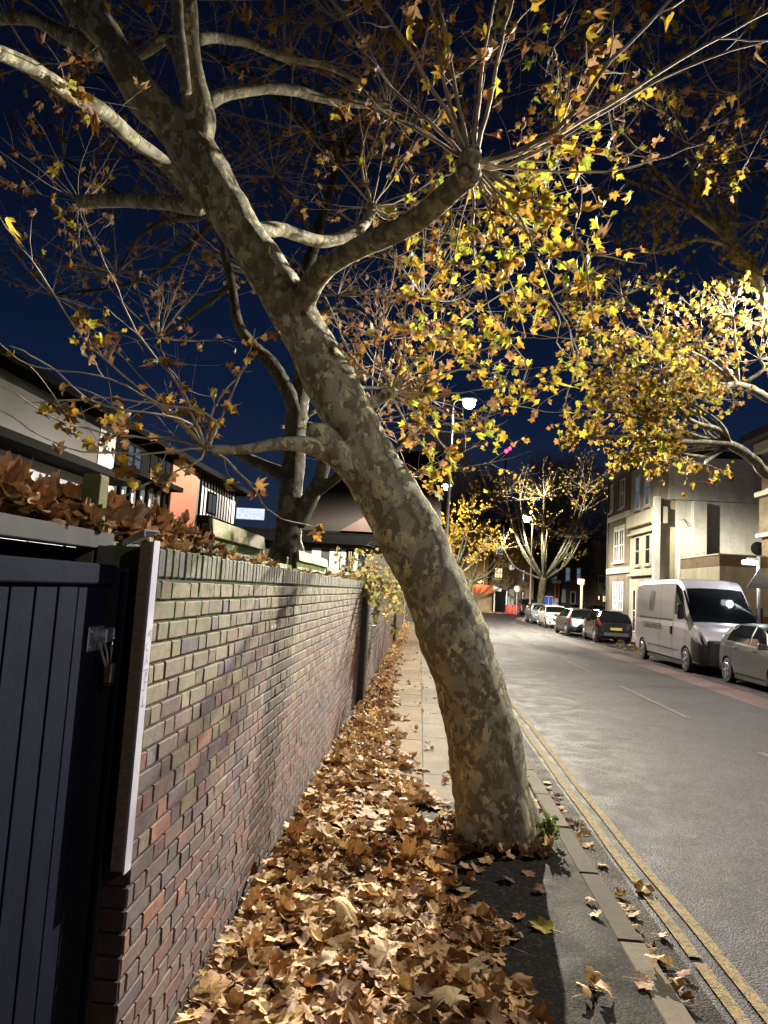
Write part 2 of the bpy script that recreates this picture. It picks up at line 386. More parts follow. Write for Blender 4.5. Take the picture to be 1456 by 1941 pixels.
M['bulb_orange']=emit('lamp_lens_orange',(1,.55,.15),60)
M['red_light']=emit('red_beacon',(1,.03,.08),14)
M['frame']=simple('window_frame_white',(.55,.53,.50),.6,var=.1)
M['timber']=simple('black_timber',(.005,.005,.005),.95,spec=.04,var=.3)
M['doorgreen']=simple('pale_door',(.22,.30,.27),.6,var=.1)
M['rubber']=simple('tyre_rubber',(.018,.018,.018),.85,var=.2,bmp=.2)
M['alloy']=simple('alloy',(.42,.43,.45),.35,.85,var=.1)
M['plastic']=simple('black_plastic',(.012,.012,.013),.5,var=.2)
M['carglass']=simple('car_glass',(.006,.007,.008),.06,var=.2,spec=.6)
M['lamp_glass']=simple('headlamp_glass',(.55,.56,.58),.12,.5,var=.3,scale=22)
M['tail']=simple('tail_lamp_red',(.30,.012,.02),.2,var=.2,scale=14)
M['chrome']=simple('chrome',(.7,.7,.72),.15,1,var=.05)
M['plate_y']=simple('number_plate_yellow',(.40,.29,.04),.5,var=.05)
M['plate_w']=simple('number_plate_white',(.65,.65,.62),.5,var=.05)
def carpaint(n,c,metal=.3,rough=.3): return simple(n,c,rough,metal,var=.06,scale=3,coat=.7)
# ------------------------------------------------------------------ leaves
def _tmpl(pts, inner):
    full=[(a,r) for a,r in pts]+[(-a,r*.96) for a,r in pts[::-1] if a not in (0,180)]
    ang=np.array([R(a) for a,_ in full]); rad=np.array([r for _,r in full]); n=len(full)
    out=np.stack([np.sin(ang)*rad,np.cos(ang)*rad],1)
    if inner:
        V=np.vstack([[[0,0]],out*.5,out]); F=[]
        for i in range(n):
            j=(i+1)%n; F+= [(0,1+i,1+j),(1+i,1+n+i,1+n+j),(1+i,1+n+j,1+j)]
    else:
        V=np.vstack([[[0,0]],out]); F=[(0,1+i,1+(i+1)%n) for i in range(n)]
    return V,np.array(F)
T_HI=_tmpl([(0,1.0),(7,.86),(14,.85),(20,.72),(27,.62),(36,.76),(43,.80),(50,.96),(57,.80),(66,.76),(76,.57),(90,.68),(101,.78),(112,.62),(130,.50),(152,.48),(180,.12)],True)
T_MD=_tmpl([(0,1.0),(10,.82),(18,.74),(27,.58),(40,.76),(50,.95),(62,.74),(77,.53),(98,.74),(115,.55),(140,.46),(180,.10)],True)
T_LO=_tmpl([(0,1.0),(26,.60),(50,.93),(76,.54),(98,.72),(140,.45),(180,.10)],False)
T_DR=_tmpl([(0,1.0),(9,.90),(18,.84),(28,.74),(40,.86),(51,.93),(62,.82),(77,.66),(92,.74),(104,.76),(120,.62),(145,.54),(180,.12)],True)
def leaf_cloud(P,Nn,D,size,col,curl,tmpl):
    P=np.asarray(P,float); k=len(P); T,F=tmpl; n=len(T)
    Nn=np.asarray(Nn,float); Nn/=np.linalg.norm(Nn,axis=1)[:,None]+1e-9
    D=np.asarray(D,float); D=D-Nn*(Nn*D).sum(1)[:,None]; D/=np.linalg.norm(D,axis=1)[:,None]+1e-9
    U=np.cross(D,Nn)
    u=T[None,:,0].repeat(k,0); v=T[None,:,1].repeat(k,0)
    sq=rng.uniform(.8,1.05,(k,1)); u=u*sq
    rr=np.hypot(u,v); th=np.arctan2(u,v)
    fold=(rng.uniform(-.15,1.,(k,1)))*curl[:,None]; cup=rng.normal(0,.55,(k,1))*curl[:,None]
    wave=rng.uniform(.1,.5,(k,1))*curl[:,None]; ph=rng.uniform(0,6.3,(k,1)); q=rng.integers(2,5,(k,1))
    w=fold*np.abs(u)+cup*rr**2+wave*np.sin(q*th+ph)*rr*.7+rng.normal(0,.05,(k,n))*rr*(curl[:,None])
    roll=rng.normal(0,.9,(k,1))*curl[:,None]; 
    vv=v-np.abs(roll)*.35*v**2*np.sign(v); w=w+roll*.55*v**2
    uu=u*(1-.35*np.clip(np.abs(fold),0,1))
    V=P[:,None,:]+size[:,None,None]*(uu[...,None]*U[:,None,:]+vv[...,None]*D[:,None,:]+w[...,None]*Nn[:,None,:])
    FF=(F[None,:,:]+(np.arange(k)*n)[:,None,None]).reshape(-1,3)
    C=np.repeat(np.asarray(col)[:,None,:],n,1)*(1-.22*(rng.uniform(0,1,(k,n,1))<.3))
    edge=(rr>.6)[...,None]*rng.uniform(0,.35,(k,1,1)); C=C*(1-edge*np.array([.4,.7,1.0]))
    return V.reshape(-1,3),FF,C.reshape(-1,3)
BROWN=[(.30,.155,.06),(.36,.20,.085),(.24,.115,.045),(.42,.27,.12),(.33,.19,.10),(.28,.17,.09)]
TAN=[(.70,.48,.22),(.62,.39,.16),(.74,.54,.27),(.56,.32,.12),(.70,.46,.17),(.38,.20,.085),(.26,.13,.065),(.62,.47,.28),(.46,.28,.14),(.50,.27,.10)]
YEL=[(.62,.44,.045),(.66,.50,.06),(.52,.34,.04),(.60,.37,.05),(.48,.27,.05),(.56,.50,.07)]
GRN=[(.46,.50,.05),(.58,.54,.05),(.40,.48,.06),(.55,.50,.05),(.50,.30,.05)]
def pick(pal): 
    c=pal[rng.integers(len(pal))]; s=rng.uniform(.62,1.1); return (c[0]*s,c[1]*s,c[2]*s)
# ------------------------------------------------------------------ trees
def project(p):
    c=CM.T @ np.array([p[0],p[1],p[2]-HCAM]); return 728+FOC*c[0]/c[2], 970.5-FOC*c[1]/c[2], c[2]
def catmull(pts, rads, sub=4):
    P=[Vector(p) for p in pts]; out=[]; ro=[]
    P=[P[0]*2-P[1]]+P+[P[-1]*2-P[-2]]; rr=[rads[0]]+list(rads)+[rads[-1]]
    for i in range(1,len(P)-2):
        for s in range(sub):
            t=s/sub; a,b,c,d=P[i-1],P[i],P[i+1],P[i+2]
            out.append(.5*((2*b)+(c-a)*t+(2*a-5*b+4*c-d)*t*t+(3*b-a-3*c+d)*t**3)); ro.append(rr[i]*(1-t)+rr[i+1]*t)
    out.append(P[-2]); ro.append(rr[-2]); return out,ro
def rvec(): 
    v=rng.normal(size=3); return Vector(v/np.linalg.norm(v))
def lampgap(p):
    x,y,_=project(p); return (x-890)**2+(y-766)**2<20**2
class Tree:
    def __init__(s, leafcol, size=(.09,.15), curl=(.3,1.0)):
        s.wood=MB(); s.twigs=MB(); s.L=[]; s.leafcol=leafcol; s.size=size; s.curl=curl; s.clear=None; s.nodes=[]
    def limb(s, pts, rads, n=14, sub=5, jit=.0, lump=.16):
        p,r=catmull(pts,rads,sub); s.wood.tube(p,r,n,jit=jit,lump=lump); return p
    def knuckle(s, c, r):
        for k in range(13):
            o=Vector(c)+rvec()*r*.62; rr=r*rng.uniform(.28,.55)
            prof=[(rr*math.sin(t),-rr*math.cos(t)) for t in (.3,.8,1.3,1.8,2.3,2.85)]
            s.wood.lathe(prof,tuple(o),'z',8)
    def leaf(s, p, scale=1.0):
        if s.clear is not None and not s.clear(p): return
        if abs(p[1]-5)<25 and lampgap(p): return
        s.L.append((tuple(p), rng.uniform(*s.size)*scale))
    def shoot(s, a, d, L, r, level=1, leafn=4, up=.15, wob=.16, n=4, kids=4):
        d=Vector(d).normalized(); a=Vector(a); pts=[a]; st=L/6; dd=d.copy()
        for i in range(6):
            dd=(dd+rvec()*wob+Vector((0,0,up*.25))).normalized(); a=a+dd*st; pts.append(a)
        s.twigs.tube(pts,[r*(1-.75*i/6) for i in range(7)],n,cap=False)
        s.fill(pts,L,r,level,leafn,up,wob,n,kids)
        return pts
    def fill(s, pts, L, r, level, leafn, up, wob, n, kids):
        m=len(pts)-1
        if level>0:
            for k in range(kids):
                t=rng.uniform(.2,.97); i=min(m-1,int(t*m)); p=pts[i].lerp(pts[i+1],t*m-i)
                ax=(pts[i+1]-pts[i]).normalized(); q=(ax*rng.uniform(.5,1.1)+rvec()*.85).normalized()
                s.shoot(p,q,L*rng.uniform(.22,.45),max(.0022,r*.42),level-1,leafn,up*.5,wob*1.3,max(3,n-1),kids)
        for k in range(rng.poisson(leafn)):
            t=rng.uniform(.35,1.0)*m; i=min(m-1,int(t)); p=pts[i].lerp(pts[i+1],t-i)
            s.leaf(p+Vector((rng.normal(0,.03),rng.normal(0,.03),-rng.uniform(.0,.06))))
    def path(s, pts, r0, r1, level=1, leafn=4, kids=5, n=5, sub=4):
        pts=[pts[0]]+[Vector(q)+rvec()*.05 for q in pts[1:]]; r0*=rng.uniform(.7,1.15); p,rr=catmull(pts,list(np.linspace(r0,r1,len(pts))),sub); p=[p[0]]+[q+rvec()*.008 for q in p[1:]]; s.nodes+=p[len(p)//3:]; s.twigs.tube(p,rr,n,cap=False)
        L=sum((p[i+1]-p[i]).length for i in range(len(p)-1))
        s.fill(p,L*.6,r0*.8,level,leafn,.1,.16,4,kids); return p
    def burst(s, c, n, L, r=.009, leafn=4, up=.5, cone=None, level=1, kids=4):
        for k in range(n):
            v=rvec(); v.z=abs(v.z)*up+v.z*(1-up)
            if cone is not None: v=(v*.8+Vector(cone)).normalized()
            s.shoot(c,v,L*rng.uniform(.55,1.2),r*rng.uniform(.6,1.15),level,leafn,.2,.13,4,kids)
    def finish(s, parent, barkm, twigm, tmpl=T_MD):
        s.wood.build('trunk',barkm,parent,smooth=True)
        if s.twigs.v: s.twigs.build('branches',twigm,parent,smooth=True)
        if s.L:
            k=len(s.L); P=np.array([l[0] for l in s.L]); sz=np.array([l[1] for l in s.L])
            Nn=rng.normal(size=(k,3)); Nn[:,2]*=.5; Nn[:,1]-=.35
            D=rng.normal(size=(k,3))*.6; D[:,2]-=1.0
            C=np.array([s.leafcol(p) for p in P]); curl=rng.uniform(s.curl[0],s.curl[1],k)
            V,F,C=leaf_cloud(P,Nn,D,sz,C,curl,tmpl)
            np_mesh('crown',V,F,M['leaf'],C,parent)
# ---- the leaning plane tree
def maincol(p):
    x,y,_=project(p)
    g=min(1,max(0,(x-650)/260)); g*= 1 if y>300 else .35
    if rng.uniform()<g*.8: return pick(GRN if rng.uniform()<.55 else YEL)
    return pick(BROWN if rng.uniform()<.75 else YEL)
tr=thing('leaning_plane_tree','thick plane tree with patchy bark leaning left from pavement edge over the brick wall','tree',(.66,5.6,0))
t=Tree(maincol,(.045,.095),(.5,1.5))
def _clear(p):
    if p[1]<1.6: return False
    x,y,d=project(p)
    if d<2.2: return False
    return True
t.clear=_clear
tp=[(950,1700,5.62,.44),(944,1650,5.62,.37),(939,1600,5.61,.312),(931,1530,5.6,.285),(918,1400,5.6,.272),(892,1300,5.6,.266),(858,1200,5.58,.258),(816,1100,5.56,.250),(769,1000,5.55,.242),(714,900,5.53,.226),(664,800,5.5,.205),(617,700,5.48,.195),(561,600,5.45,.182),(498,500,5.4,.176),(434,400,5.35,.176),(384,310,5.3,.182),(352,262,5.27,.15),(345,240,5.27,.09)]
t.limb([at(*q[:3]) for q in tp],[q[3] for q in tp],56,12,0,.13)
for a_,L_ in ((.3,.26),(2.4,.30),(3.7,.30),(5.2,.27)):
    c0=Vector((.66,5.6,.0)); d_=Vector((math.cos(a_),math.sin(a_),0)); t.limb([c0+d_*.13+Vector((0,0,.34)),c0+d_*.22+Vector((0,0,.12)),c0+d_*L_+Vector((0,0,-.03)),c0+d_*(L_+.12)+Vector((0,0,-.14))],[.10,.12,.10,.06],16,6,0,.3)
def AT(l): return [at(a,b,c) for a,b,c in l]
t.limb(AT([(372,310,5.3),(320,232,5.2),(278,190,5.1),(235,125,5.0),(205,70,4.95),(172,10,4.9),(140,-70,4.8)]),[.14,.15,.145,.13,.115,.10,.09],20,5)
t.limb(AT([(235,125,5.0),(180,65,4.9),(140,22,4.85),(110,-20,4.8),(80,-70,4.8)]),[.07,.062,.055,.05,.045],12)
t.limb(AT([(185,95,5.0),(120,65,5.3),(60,35,5.6),(-10,38,5.8),(-60,60,6.)]),[.085,.07,.06,.05,.04],12)
t.limb(AT([(368,300,5.3),(378,235,5.25),(372,185,5.2),(362,120,5.15),(358,60,5.1),(352,-60,5.05)]),[.13,.125,.12,.085,.075,.07],18,5)
t.limb(AT([(352,175,5.0),(345,110,4.95),(338,50,4.95),(334,-50,4.9)]),[.05,.05,.048,.042],10)
t.limb(AT([(348,160,5.2),(322,78,5.25),(285,95,5.35),(258,112,5.5)]),[.03,.045,.04,.03],9)
t.limb(AT([(372,75,5.15),(410,72,5.4),(470,82,5.8),(540,110,6.1),(620,125,6.4),(690,160,6.6)]),[.045,.042,.038,.034,.03,.025],9)
t.limb(AT([(378,398,5.2),(345,345,5.08),(300,300,4.9),(250,262,4.6),(190,208,4.2),(125,172,3.85),(55,125,3.5),(-40,85,3.2)]),[.06,.056,.054,.052,.050,.048,.045,.04],16)
t.limb(AT([(380,392,5.4),(320,384,5.65),(250,380,5.95),(195,381,6.2),(155,382,6.4)]),[.075,.065,.06,.06,.06],12)
t.limb(AT([(562,610,5.42),(580,560,5.32),(605,520,5.2),(640,492,5.05),(690,465,4.88),(745,440,4.7),(800,410,4.52),(850,365,4.35),(885,335,4.22),(898,315,4.15)]),[.13,.10,.085,.08,.078,.075,.073,.072,.072,.065],18)
t.limb(AT([(480,438,5.4),(530,435,5.65),(570,447,5.9),(610,458,6.1),(655,448,6.3),(690,425,6.5),(706,395,6.6)]),[.07,.062,.058,.06,.058,.05,.045],12)
t.limb(AT([(392,196,5.25),(430,178,5.4),(500,168,5.6),(560,172,5.85),(610,186,6.1),(670,195,6.35),(735,202,6.6)]),[.06,.052,.047,.045,.045,.045,.04],12)
t.limb(AT([(735,960,5.62),(690,905,5.5),(645,868,5.4),(590,845,5.25),(530,842,5.05),(460,852,4.88),(395,852,4.75)]),[.14,.14,.10,.07,.044,.037,.033],16)
t.limb(AT([(648,872,5.35),(622,835,5.3),(600,818,5.28),(588,808,5.27)]),[.10,.10,.085,.04],12)
t.limb(AT([(672,780,5.55),(712,760,5.65),(742,742,5.8)]),[.06,.05,.045],10)
K3=at(895,312,4.15); K6=at(390,850,4.75); K7=at(742,742,5.8); K4=at(705,392,6.6); K5=at(735,202,6.6); K2=at(152,382,6.4)
for K,r in ((K3,.115),(K6,.05),(K7,.06),(K4,.06),(K5,.05),(K2,.06)): t.knuckle(K,r)
LF=3.2
def shoots(K,lst,r0,r1,leafn=LF,kids=5,level=1):
    for l in lst: t.path([K]+AT(l),r0,r1,level,leafn,kids)
shoots(K3,[[(845,190,3.9),(770,80,3.7),(690,-60,3.5)],[(850,150,4.0),(815,40,3.9),(805,-60,3.8)],[(868,160,4.0),(835,20,3.9),(828,-60,3.8)],[(900,200,4.1),(935,60,4.0),(945,-70,3.9)],
  [(915,190,4.1),(960,60,4.0),(990,-60,3.9)],[(820,240,4.3),(740,150,4.5),(660,60,4.8),(590,-40,5)],[(800,260,4.3),(700,200,4.6),(600,170,4.9)]],.016,.006,1.3)
shoots(K3,[[(1000,270,4.0),(1085,210,3.8),(1170,120,3.6),(1290,-30,3.4)],[(1000,300,4.2),(1120,220,4.3),(1290,110,4.4),(1480,20,4.5)],[(960,300,4.3),(1120,230,4.6),(1290,130,5.0),(1470,75,5.3)]],.021,.008,1.8,6)
shoots(K3,[[(980,320,4.3),(1100,332,4.4),(1200,330,4.5),(1330,280,4.6)],[(950,380,4.4),(1010,460,4.7),(1070,510,5.0),(1150,540,5.3)],[(940,360,4.4),(1000,420,4.9),(1080,480,5.4),(1220,500,5.9)],
  [(920,420,4.5),(960,520,4.9),(1000,620,5.3)],[(900,400,4.5),(890,500,4.9),(930,620,5.4)],[(980,400,4.5),(1050,560,5.0),(1090,680,5.4),(1060,760,5.7)],[(1000,380,4.4),(1100,450,4.6),(1130,600,4.9)]],.012,.004,2.3,7)
shoots(K6,[[(340,790,4.7),(260,720,4.6),(150,625,4.4),(70,500,4.2),(20,420,4.1)],[(372,800,4.8),(330,720,4.9),(268,620,5.0),(220,540,5.1),(190,450,5.2)],[(330,826,4.6),(220,826,4.3),(120,800,4.0),(0,735,3.7)],
  [(360,880,4.6),(310,910,4.4),(270,925,4.3),(215,962,4.2)],[(415,780,4.9),(445,700,5.0),(490,625,5.2)],[(420,790,4.8),(455,720,4.8),(470,670,4.9)],[(400,790,4.7),(330,760,4.6),(200,745,4.3),(60,760,4.0)],
  [(350,860,4.6),(240,850,4.3),(110,840,4.0),(-20,760,3.8)],[(440,880,4.9),(490,930,5.1),(530,975,5.3),(590,985,5.5)],[(300,760,4.9),(180,700,5.1),(60,690,5.3),(-30,640,5.4)],[(330,800,4.3),(210,770,3.9),(90,690,3.6),(0,650,3.4)]],.011,.0035,2.0,3)
shoots(K7,[[(720,640,5.7),(728,560,5.6),(745,480,5.5)],[(760,660,5.8),(775,590,5.8),(790,520,5.8)],[(690,690,5.7),(655,630,5.6),(610,560,5.5)],[(790,710,5.9),(850,690,6.1),(880,665,6.3),(960,640,6.6)],
  [(800,722,5.9),(880,708,6.1),(960,705,6.4)],[(800,745,5.8),(880,750,6.0),(990,730,6.2)],[(820,770,5.8),(880,800,5.9),(930,810,6.1)],[(790,790,5.7),(830,840,5.8),(850,870,5.9)],[(800,680,6),(900,600,6.4),(1000,540,6.9)],[(760,800,5.7),(800,860,5.7),(830,900,5.8)]],.012,.004,2.4,5)
shoots(K4,[[(740,340,6.7),(790,280,6.9),(850,190,7.1)],[(700,340,6.6),(690,260,6.6),(670,150,6.7)],[(760,370,6.8),(830,340,7.1),(960,300,7.5)],[(740,420,6.6),(830,450,6.9),(950,440,7.3)],[(660,340,6.5),(600,280,6.4),(540,200,6.3)],[(690,300,6.9),(720,200,7.2),(760,80,7.5)]],.014,.004,1.8,5)
t.burst(K4,12,1.3,.008,1.2); t.burst(K5,16,1.4,.008,1.0); t.burst(K2,15,1.1,.006,1.1,up=.3); t.burst(K7,8,1.0,.006,3.4,cone=(.7,.2,0)); t.burst(K3,7,1.0,.006,1.8,cone=(.6,.3,-.4)); t.burst(K6,8,.9,.005,1.2,cone=(-.5,0,.3))
for c,n,L in ((at(60,125,3.5),7,.8),(at(130,50,5.2),8,1.0),(at(20,45,5.8),8,1.2),(at(560,110,6.1),8,1.2),(at(350,0,5.1),8,1.1)): t.burst(c,n,L,.006,.9)
for c in AT([(1000,60,6.2),(1080,140,6.6),(1160,60,6.8),(1250,150,7.2),(1340,60,7.2),(1400,180,7.6),(1180,250,7.0),(1300,270,7.4),(1060,300,6.6),(930,120,6.4),(800,120,6.4),(1420,300,7.8),(1100,400,7.0)]):
    a_=min(t.nodes,key=lambda q:(q-c).length); t.path([a_,(a_+c)/2+rvec()*.10,c],.007,.004,0,1.5,0); t.burst(c,7,1.0,.006,1.0,level=1,kids=4)
# suckers and long side limbs that carry the yellow leaves towards the lamp
for c in AT([(960,470,5.6),(1010,400,5.4),(1040,560,6.0),(960,600,6.2),(1060,640,6.2),(1000,700,6.6),(920,700,6.6),(880,820,6.6),(980,770,6.2),(1060,240,5.0),(1050,90,4.8),(1130,690,6.6),(880,560,6.4),(840,640,6.4),(820,500,6.4)]):
    a_=min(t.nodes,key=lambda q:(q-c).length); t.path([a_,(a_+c)/2+rvec()*.08,c],.006,.004,0,1,0); t.burst(c,6,.62,.004,1.25,level=1,kids=3)
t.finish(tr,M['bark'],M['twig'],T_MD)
MAIN=t
# ---- plane tree behind the wall
def browncol(p):
    x,y,_=project(p)
    if x>780 and rng.uniform()<.55: return pick(YEL)
    return pick(BROWN if rng.uniform()<.85 else TAN)
tb=thing('garden_plane_tree','dark plane tree with a mossy forked trunk standing behind the brick wall','tree',(-1.95,9.5,0))
t=Tree(browncol,(.05,.095),(.5,1.5))
t.limb([Vector((-1.9,9.5,-.1)),at(540,1075,9.5),at(545,1020,9.5),at(550,950,9.5),at(556,880,9.5),at(562,800,9.5),at(575,700,9.6),at(560,600,9.7),at(600,450,9.9),at(640,300,10.2),at(660,150,10.5)],[.30,.26,.19,.16,.15,.15,.13,.10,.08,.06,.04],18)
t.limb(AT([(570,800,9.5),(545,740,9.4),(515,690,9.3),(480,655,9.2),(450,610,9.1),(440,540,9.0),(425,470,9.0),(440,380,9.0),(420,290,9)]),[.12,.10,.09,.08,.068,.055,.048,.04,.03],16)
t.limb(AT([(560,990,9.5),(585,950,9.4),(608,905,9.2),(618,860,9.1),(640,800,9.0)]),[.14,.12,.09,.08,.06],12)
t.limb(AT([(590,940,9.4),(625,915,9.2),(660,893,9.1),(740,860,9.2),(800,800,9.5)]),[.08,.07,.055,.05,.04],10)
t.limb(AT([(548,905,9.5),(505,885,9.6),(470,868,9.8),(430,850,10)]),[.11,.085,.07,.05],10)
ks=[(330,420,10),(220,520,10.5),(300,640,10.5),(420,330,9.5),(520,330,9.5),(600,260,10),(700,300,10),(540,120,10.5),(420,120,10),(700,120,10.5),(800,220,10.5),(640,560,10),(720,640,10.5),(800,560,10),(760,420,10),(860,460,10),(640,40,10),(250,300,10),(120,300,10.5),(100,560,11),(480,520,10),(880,330,10.5),(700,800,10.5),(820,760,11),(780,900,11),(300,60,9.8),(180,140,10.5)]
anch=AT([(562,800,9.5),(560,600,9.7),(600,450,9.9),(640,300,10.2),(440,540,9.0),(430,400,9)])
for q in ks:
    c=at(*q); a=min(anch,key=lambda p:(p-c).length); mid=(a+c)/2+rvec()*.35; t.limb([a,mid,c],[.04,.03,.02],7,4); t.burst(c,12,1.6,.011,1.1,level=1,kids=5)
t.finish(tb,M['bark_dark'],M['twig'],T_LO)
# ---- plane tree on the far pavement at the right
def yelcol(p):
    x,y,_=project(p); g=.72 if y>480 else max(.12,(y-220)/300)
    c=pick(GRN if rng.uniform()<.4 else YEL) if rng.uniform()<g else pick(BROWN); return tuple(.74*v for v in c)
to=thing('street_plane_tree','yellow leaved plane tree reaching over the parked van from the right edge','tree',(10.9,16.5,0))
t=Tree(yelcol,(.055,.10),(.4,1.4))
t.limb([Vector((10.9,16.5,-.1)),Vector((10.85,16.5,2.5)),Vector((10.6,16.3,4.2)),Vector((10.3,16.2,6.4)),Vector((9.8,16,9)),Vector((9.5,16,12))],[.36,.32,.30,.25,.2,.14],16)
t.limb([Vector((10.6,16.3,4.2))]+AT([(1475,905,15.2),(1430,872,14.3),(1385,843,13.6),(1340,838,13.0),(1290,838,12.6),(1240,826,12.2)]),[.16,.12,.10,.085,.07,.06,.045],12)
t.limb(AT([(1385,843,13.6),(1360,815,13.2),(1325,805,12.9),(1298,790,12.6),(1280,765,12.4),(1275,745,12.3)]),[.07,.06,.055,.05,.04,.035],10)
t.limb([Vector((10.5,16.3,5))]+AT([(1500,770,15.5),(1456,755,14.8),(1420,735,14.0),(1385,730,13.6),(1340,745,13.2),(1312,748,13)]),[.15,.12,.09,.075,.06,.05,.045],12)
t.limb([Vector((10.3,16.2,6.4))]+AT([(1475,640,15.2),(1450,580,14.6),(1430,520,14.2),(1395,470,14),(1350,425,13.8),(1305,395,13.7)]),[.16,.13,.12,.11,.10,.085,.07],12)
t.limb(AT([(1390,465,14),(1372,400,14),(1350,340,14),(1328,300,14)]),[.08,.075,.07,.06],10)
kk=[((1312,748,13),26,.95),((1275,742,12.3),26,.95),((1240,826,12.2),22,.75),((1200,770,12.5),22,.95),((1160,700,12.6),22,.9),((1130,770,12.4),20,.75),((1190,860,12.2),14,.55),((1290,860,12.4),8,.6),((1435,520,14.2),20,1.1),((1330,650,13),18,1.1),((1230,640,12.8),20,1.0),((1110,830,12.3),9,.45),((1390,600,13.5),16,1.1),((1305,395,13.7),14,1.3),((1328,300,14),14,1.6),((1400,330,14),10,1.3),((1240,480,13.4),12,1.2),((1180,560,13),14,1.1),((1440,420,13.8),14,1.1),((1440,680,14),12,1.0),((1260,880,12.3),5,.45),((1340,880,12.8),5,.5),((1160,330,13.5),9,1.4),((1280,180,13.5),10,1.6),((1120,180,13),8,1.5),((1420,120,14),10,1.7),((1090,620,12.6),12,.8)]
base_pts=[Vector((10.3,16.2,6.4))]+AT([(1385,843,13.6),(1400,733,13.9),(1395,470,14)])
for q,n,L in kk:
    c=at(*q); a=min(base_pts,key=lambda p:(p-c).length); t.limb([a,(a+c)/2+rvec()*.25,c],[.045,.035,.02],6,4); t.burst(c,n,L,.007,(2.1 if q[1]>640 else 2.1) if q[1]>500 else 2.0,up=.35,level=1,kids=5)
t.finish(to,M['bark_far'],M['twig'],T_LO)
# ---- trees further down the street
def streettree(name,label,x,y,h,w,knum,leafn,col,L,size,lean=(0,0),group=None,r=.3,fork=.35):
    e=thing(name,label,'tree',(x,y,0),group=group); t=Tree(col,size,(.2,.9))
    f=Vector((x+lean[0]*.4,y,h*fork)); t.limb([Vector((x,y,-.1)),Vector((x+lean[0]*.1,y,h*fork*.5)),f],[r,r*.85,r*.8],12)
    for k in range(knum):
        a=2*math.pi*k/knum+rng.uniform(-.3,.3); rr=w*rng.uniform(.45,1); top=Vector((x+lean[0]+rr*math.cos(a),y+rr*math.sin(a)*.7,h*rng.uniform(fork+.12,.86)))
        mid=f.lerp(top,.5)+Vector((rr*.15*math.cos(a),0,-h*.04)); t.limb([f-Vector((0,0,.3)),mid,top],[min(r*.5,.13),min(r*.36,.09),min(r*.22,.05)],8,4); t.burst(top,9,L,.013,leafn,up=.6,level=1,kids=5)
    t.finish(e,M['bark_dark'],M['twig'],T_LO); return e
streettree('kerbside_plane_tree','yellow leaved tree behind the second lamp post beyond the leaning trunk',1.6,50,8.6,2.3,9,3.2,lambda p:pick(YEL),2.0,(.09,.15),(.7,0),r=.22)
streettree('junction_plane_tree','dark trunked tree with sparse yellow leaves in front of the brown brick flats',5.0,75,9.5,4.2,9,1.6,lambda p:pick(YEL if rng.uniform()<.7 else BROWN),2.6,(.13,.21),(.6,0),r=.35)
streettree('pollard_plane_tree','pollarded tree lit up by the street lamp at the junction, behind the white car',10.3,62,13.5,4.6,15,.9,lambda p:pick(YEL),3.0,(.12,.2),(.6,0),r=.36,fork=.27)
def bare(label,x,y,h,w,n):
    e=thing('bare_tree',label,'tree',(x,y,0),group='tall bare trees beyond the junction'); t=Tree(lambda p:pick(BROWN))
    t.limb([Vector((x,y,-.1)),Vector((x,y,h*.3)),Vector((x+.5,y,h*.6)),Vector((x,y,h*.85))],[.6,.45,.25,.06],9)
    for k in range(n):
        a=rng.uniform(0,2*math.pi); u=rng.uniform(.2,1); z=h*(.35+.6*rng.uniform(0,1)); 
        env=math.sqrt(max(.05,1-((z/h-.55)/.46)**2)); p0=Vector((x,y,z*.62)); tip=Vector((x+w*env*u*math.cos(a),y+w*env*u*math.sin(a),z))
        mid=p0.lerp(tip,.55)+Vector((0,0,-.3)); t.twigs.tube([p0,mid,tip],[.09,.06,.03],4,cap=False)
        for q in range(5): t.shoot(tip,(rvec()+Vector((0,0,.7))+(tip-p0).normalized()*.7),rng.uniform(2.0,3.8),.055,1,0,.3,.12,3,7)
    t.wood.build('trunk',M['twig_bg'],e,smooth=True); t.twigs.build('branches',M['twig_bg'],e)
bare('tall bare tree rising above the brown brick flats, left of the lamp by the pollard',8.2,96,17.5,4.2,140)
bare('broad domed bare tree above the dark terrace, right of the junction lamp',19.5,104,21.5,7.5,270)
bare('bare tree at the end of the street beside the brick house corner',27.5,98,17,5.5,140)
bare('bare tree behind the second lamp post, half hidden by the leaning trunk',2.3,92,21.5,5.5,140)
# ------------------------------------------------------------------ setting: ground, road, pavements
def sheet(name, poly, z, mat, th=None, col=None, kind='structure'):
    b=MB()
    if th: b.prism(poly,z-th,z,0,col or (1,1,1))
    else: b.add([(x,y,z) for x,y in poly],[tuple(range(len(poly)))],0,col or (1,1,1))
    return mark(b.build(name,mat),kind=kind)
sheet('ground',[(-500,-60),(500,-60),(500,700),(-500,700)],-.115,M['ground'])
sheet('road',[(1.2,-30),(10.05,-30),(10.05,60),(60,62),(60,83),(-40,83),(-40,64),(1.2,60)],-.10,M['asphalt'])
b=MB()                                    # left pavement: slabs, concrete strip, kerb stones
y=6.35
while y<60:
    s=.62; 
    for x0,x1 in ((-.9,-.42),(-.415,.115)):
        g=rng.uniform(.8,1.12); b.box((x0,y,-.1),(x1-.006,y+s-.008,.0+rng.uniform(-.002,.002)),0,(g,g*rng.uniform(.96,1.02),g*.97))
    y+=s
y=6.35
while y<60:
    g=rng.uniform(.85,1.15); b.box((.12,y,-.1),(1.12,y+.9-.008,rng.uniform(-.003,.0)),1,(g,g,g)); y+=.9
mark(b.build('left_pavement',[M['slab'],M['conc']]),kind='structure')
sheet('pavement_bed',[(-.95,-20),(1.125,-20),(1.125,60),(-.95,60)],-.02,M['ground'],.09)
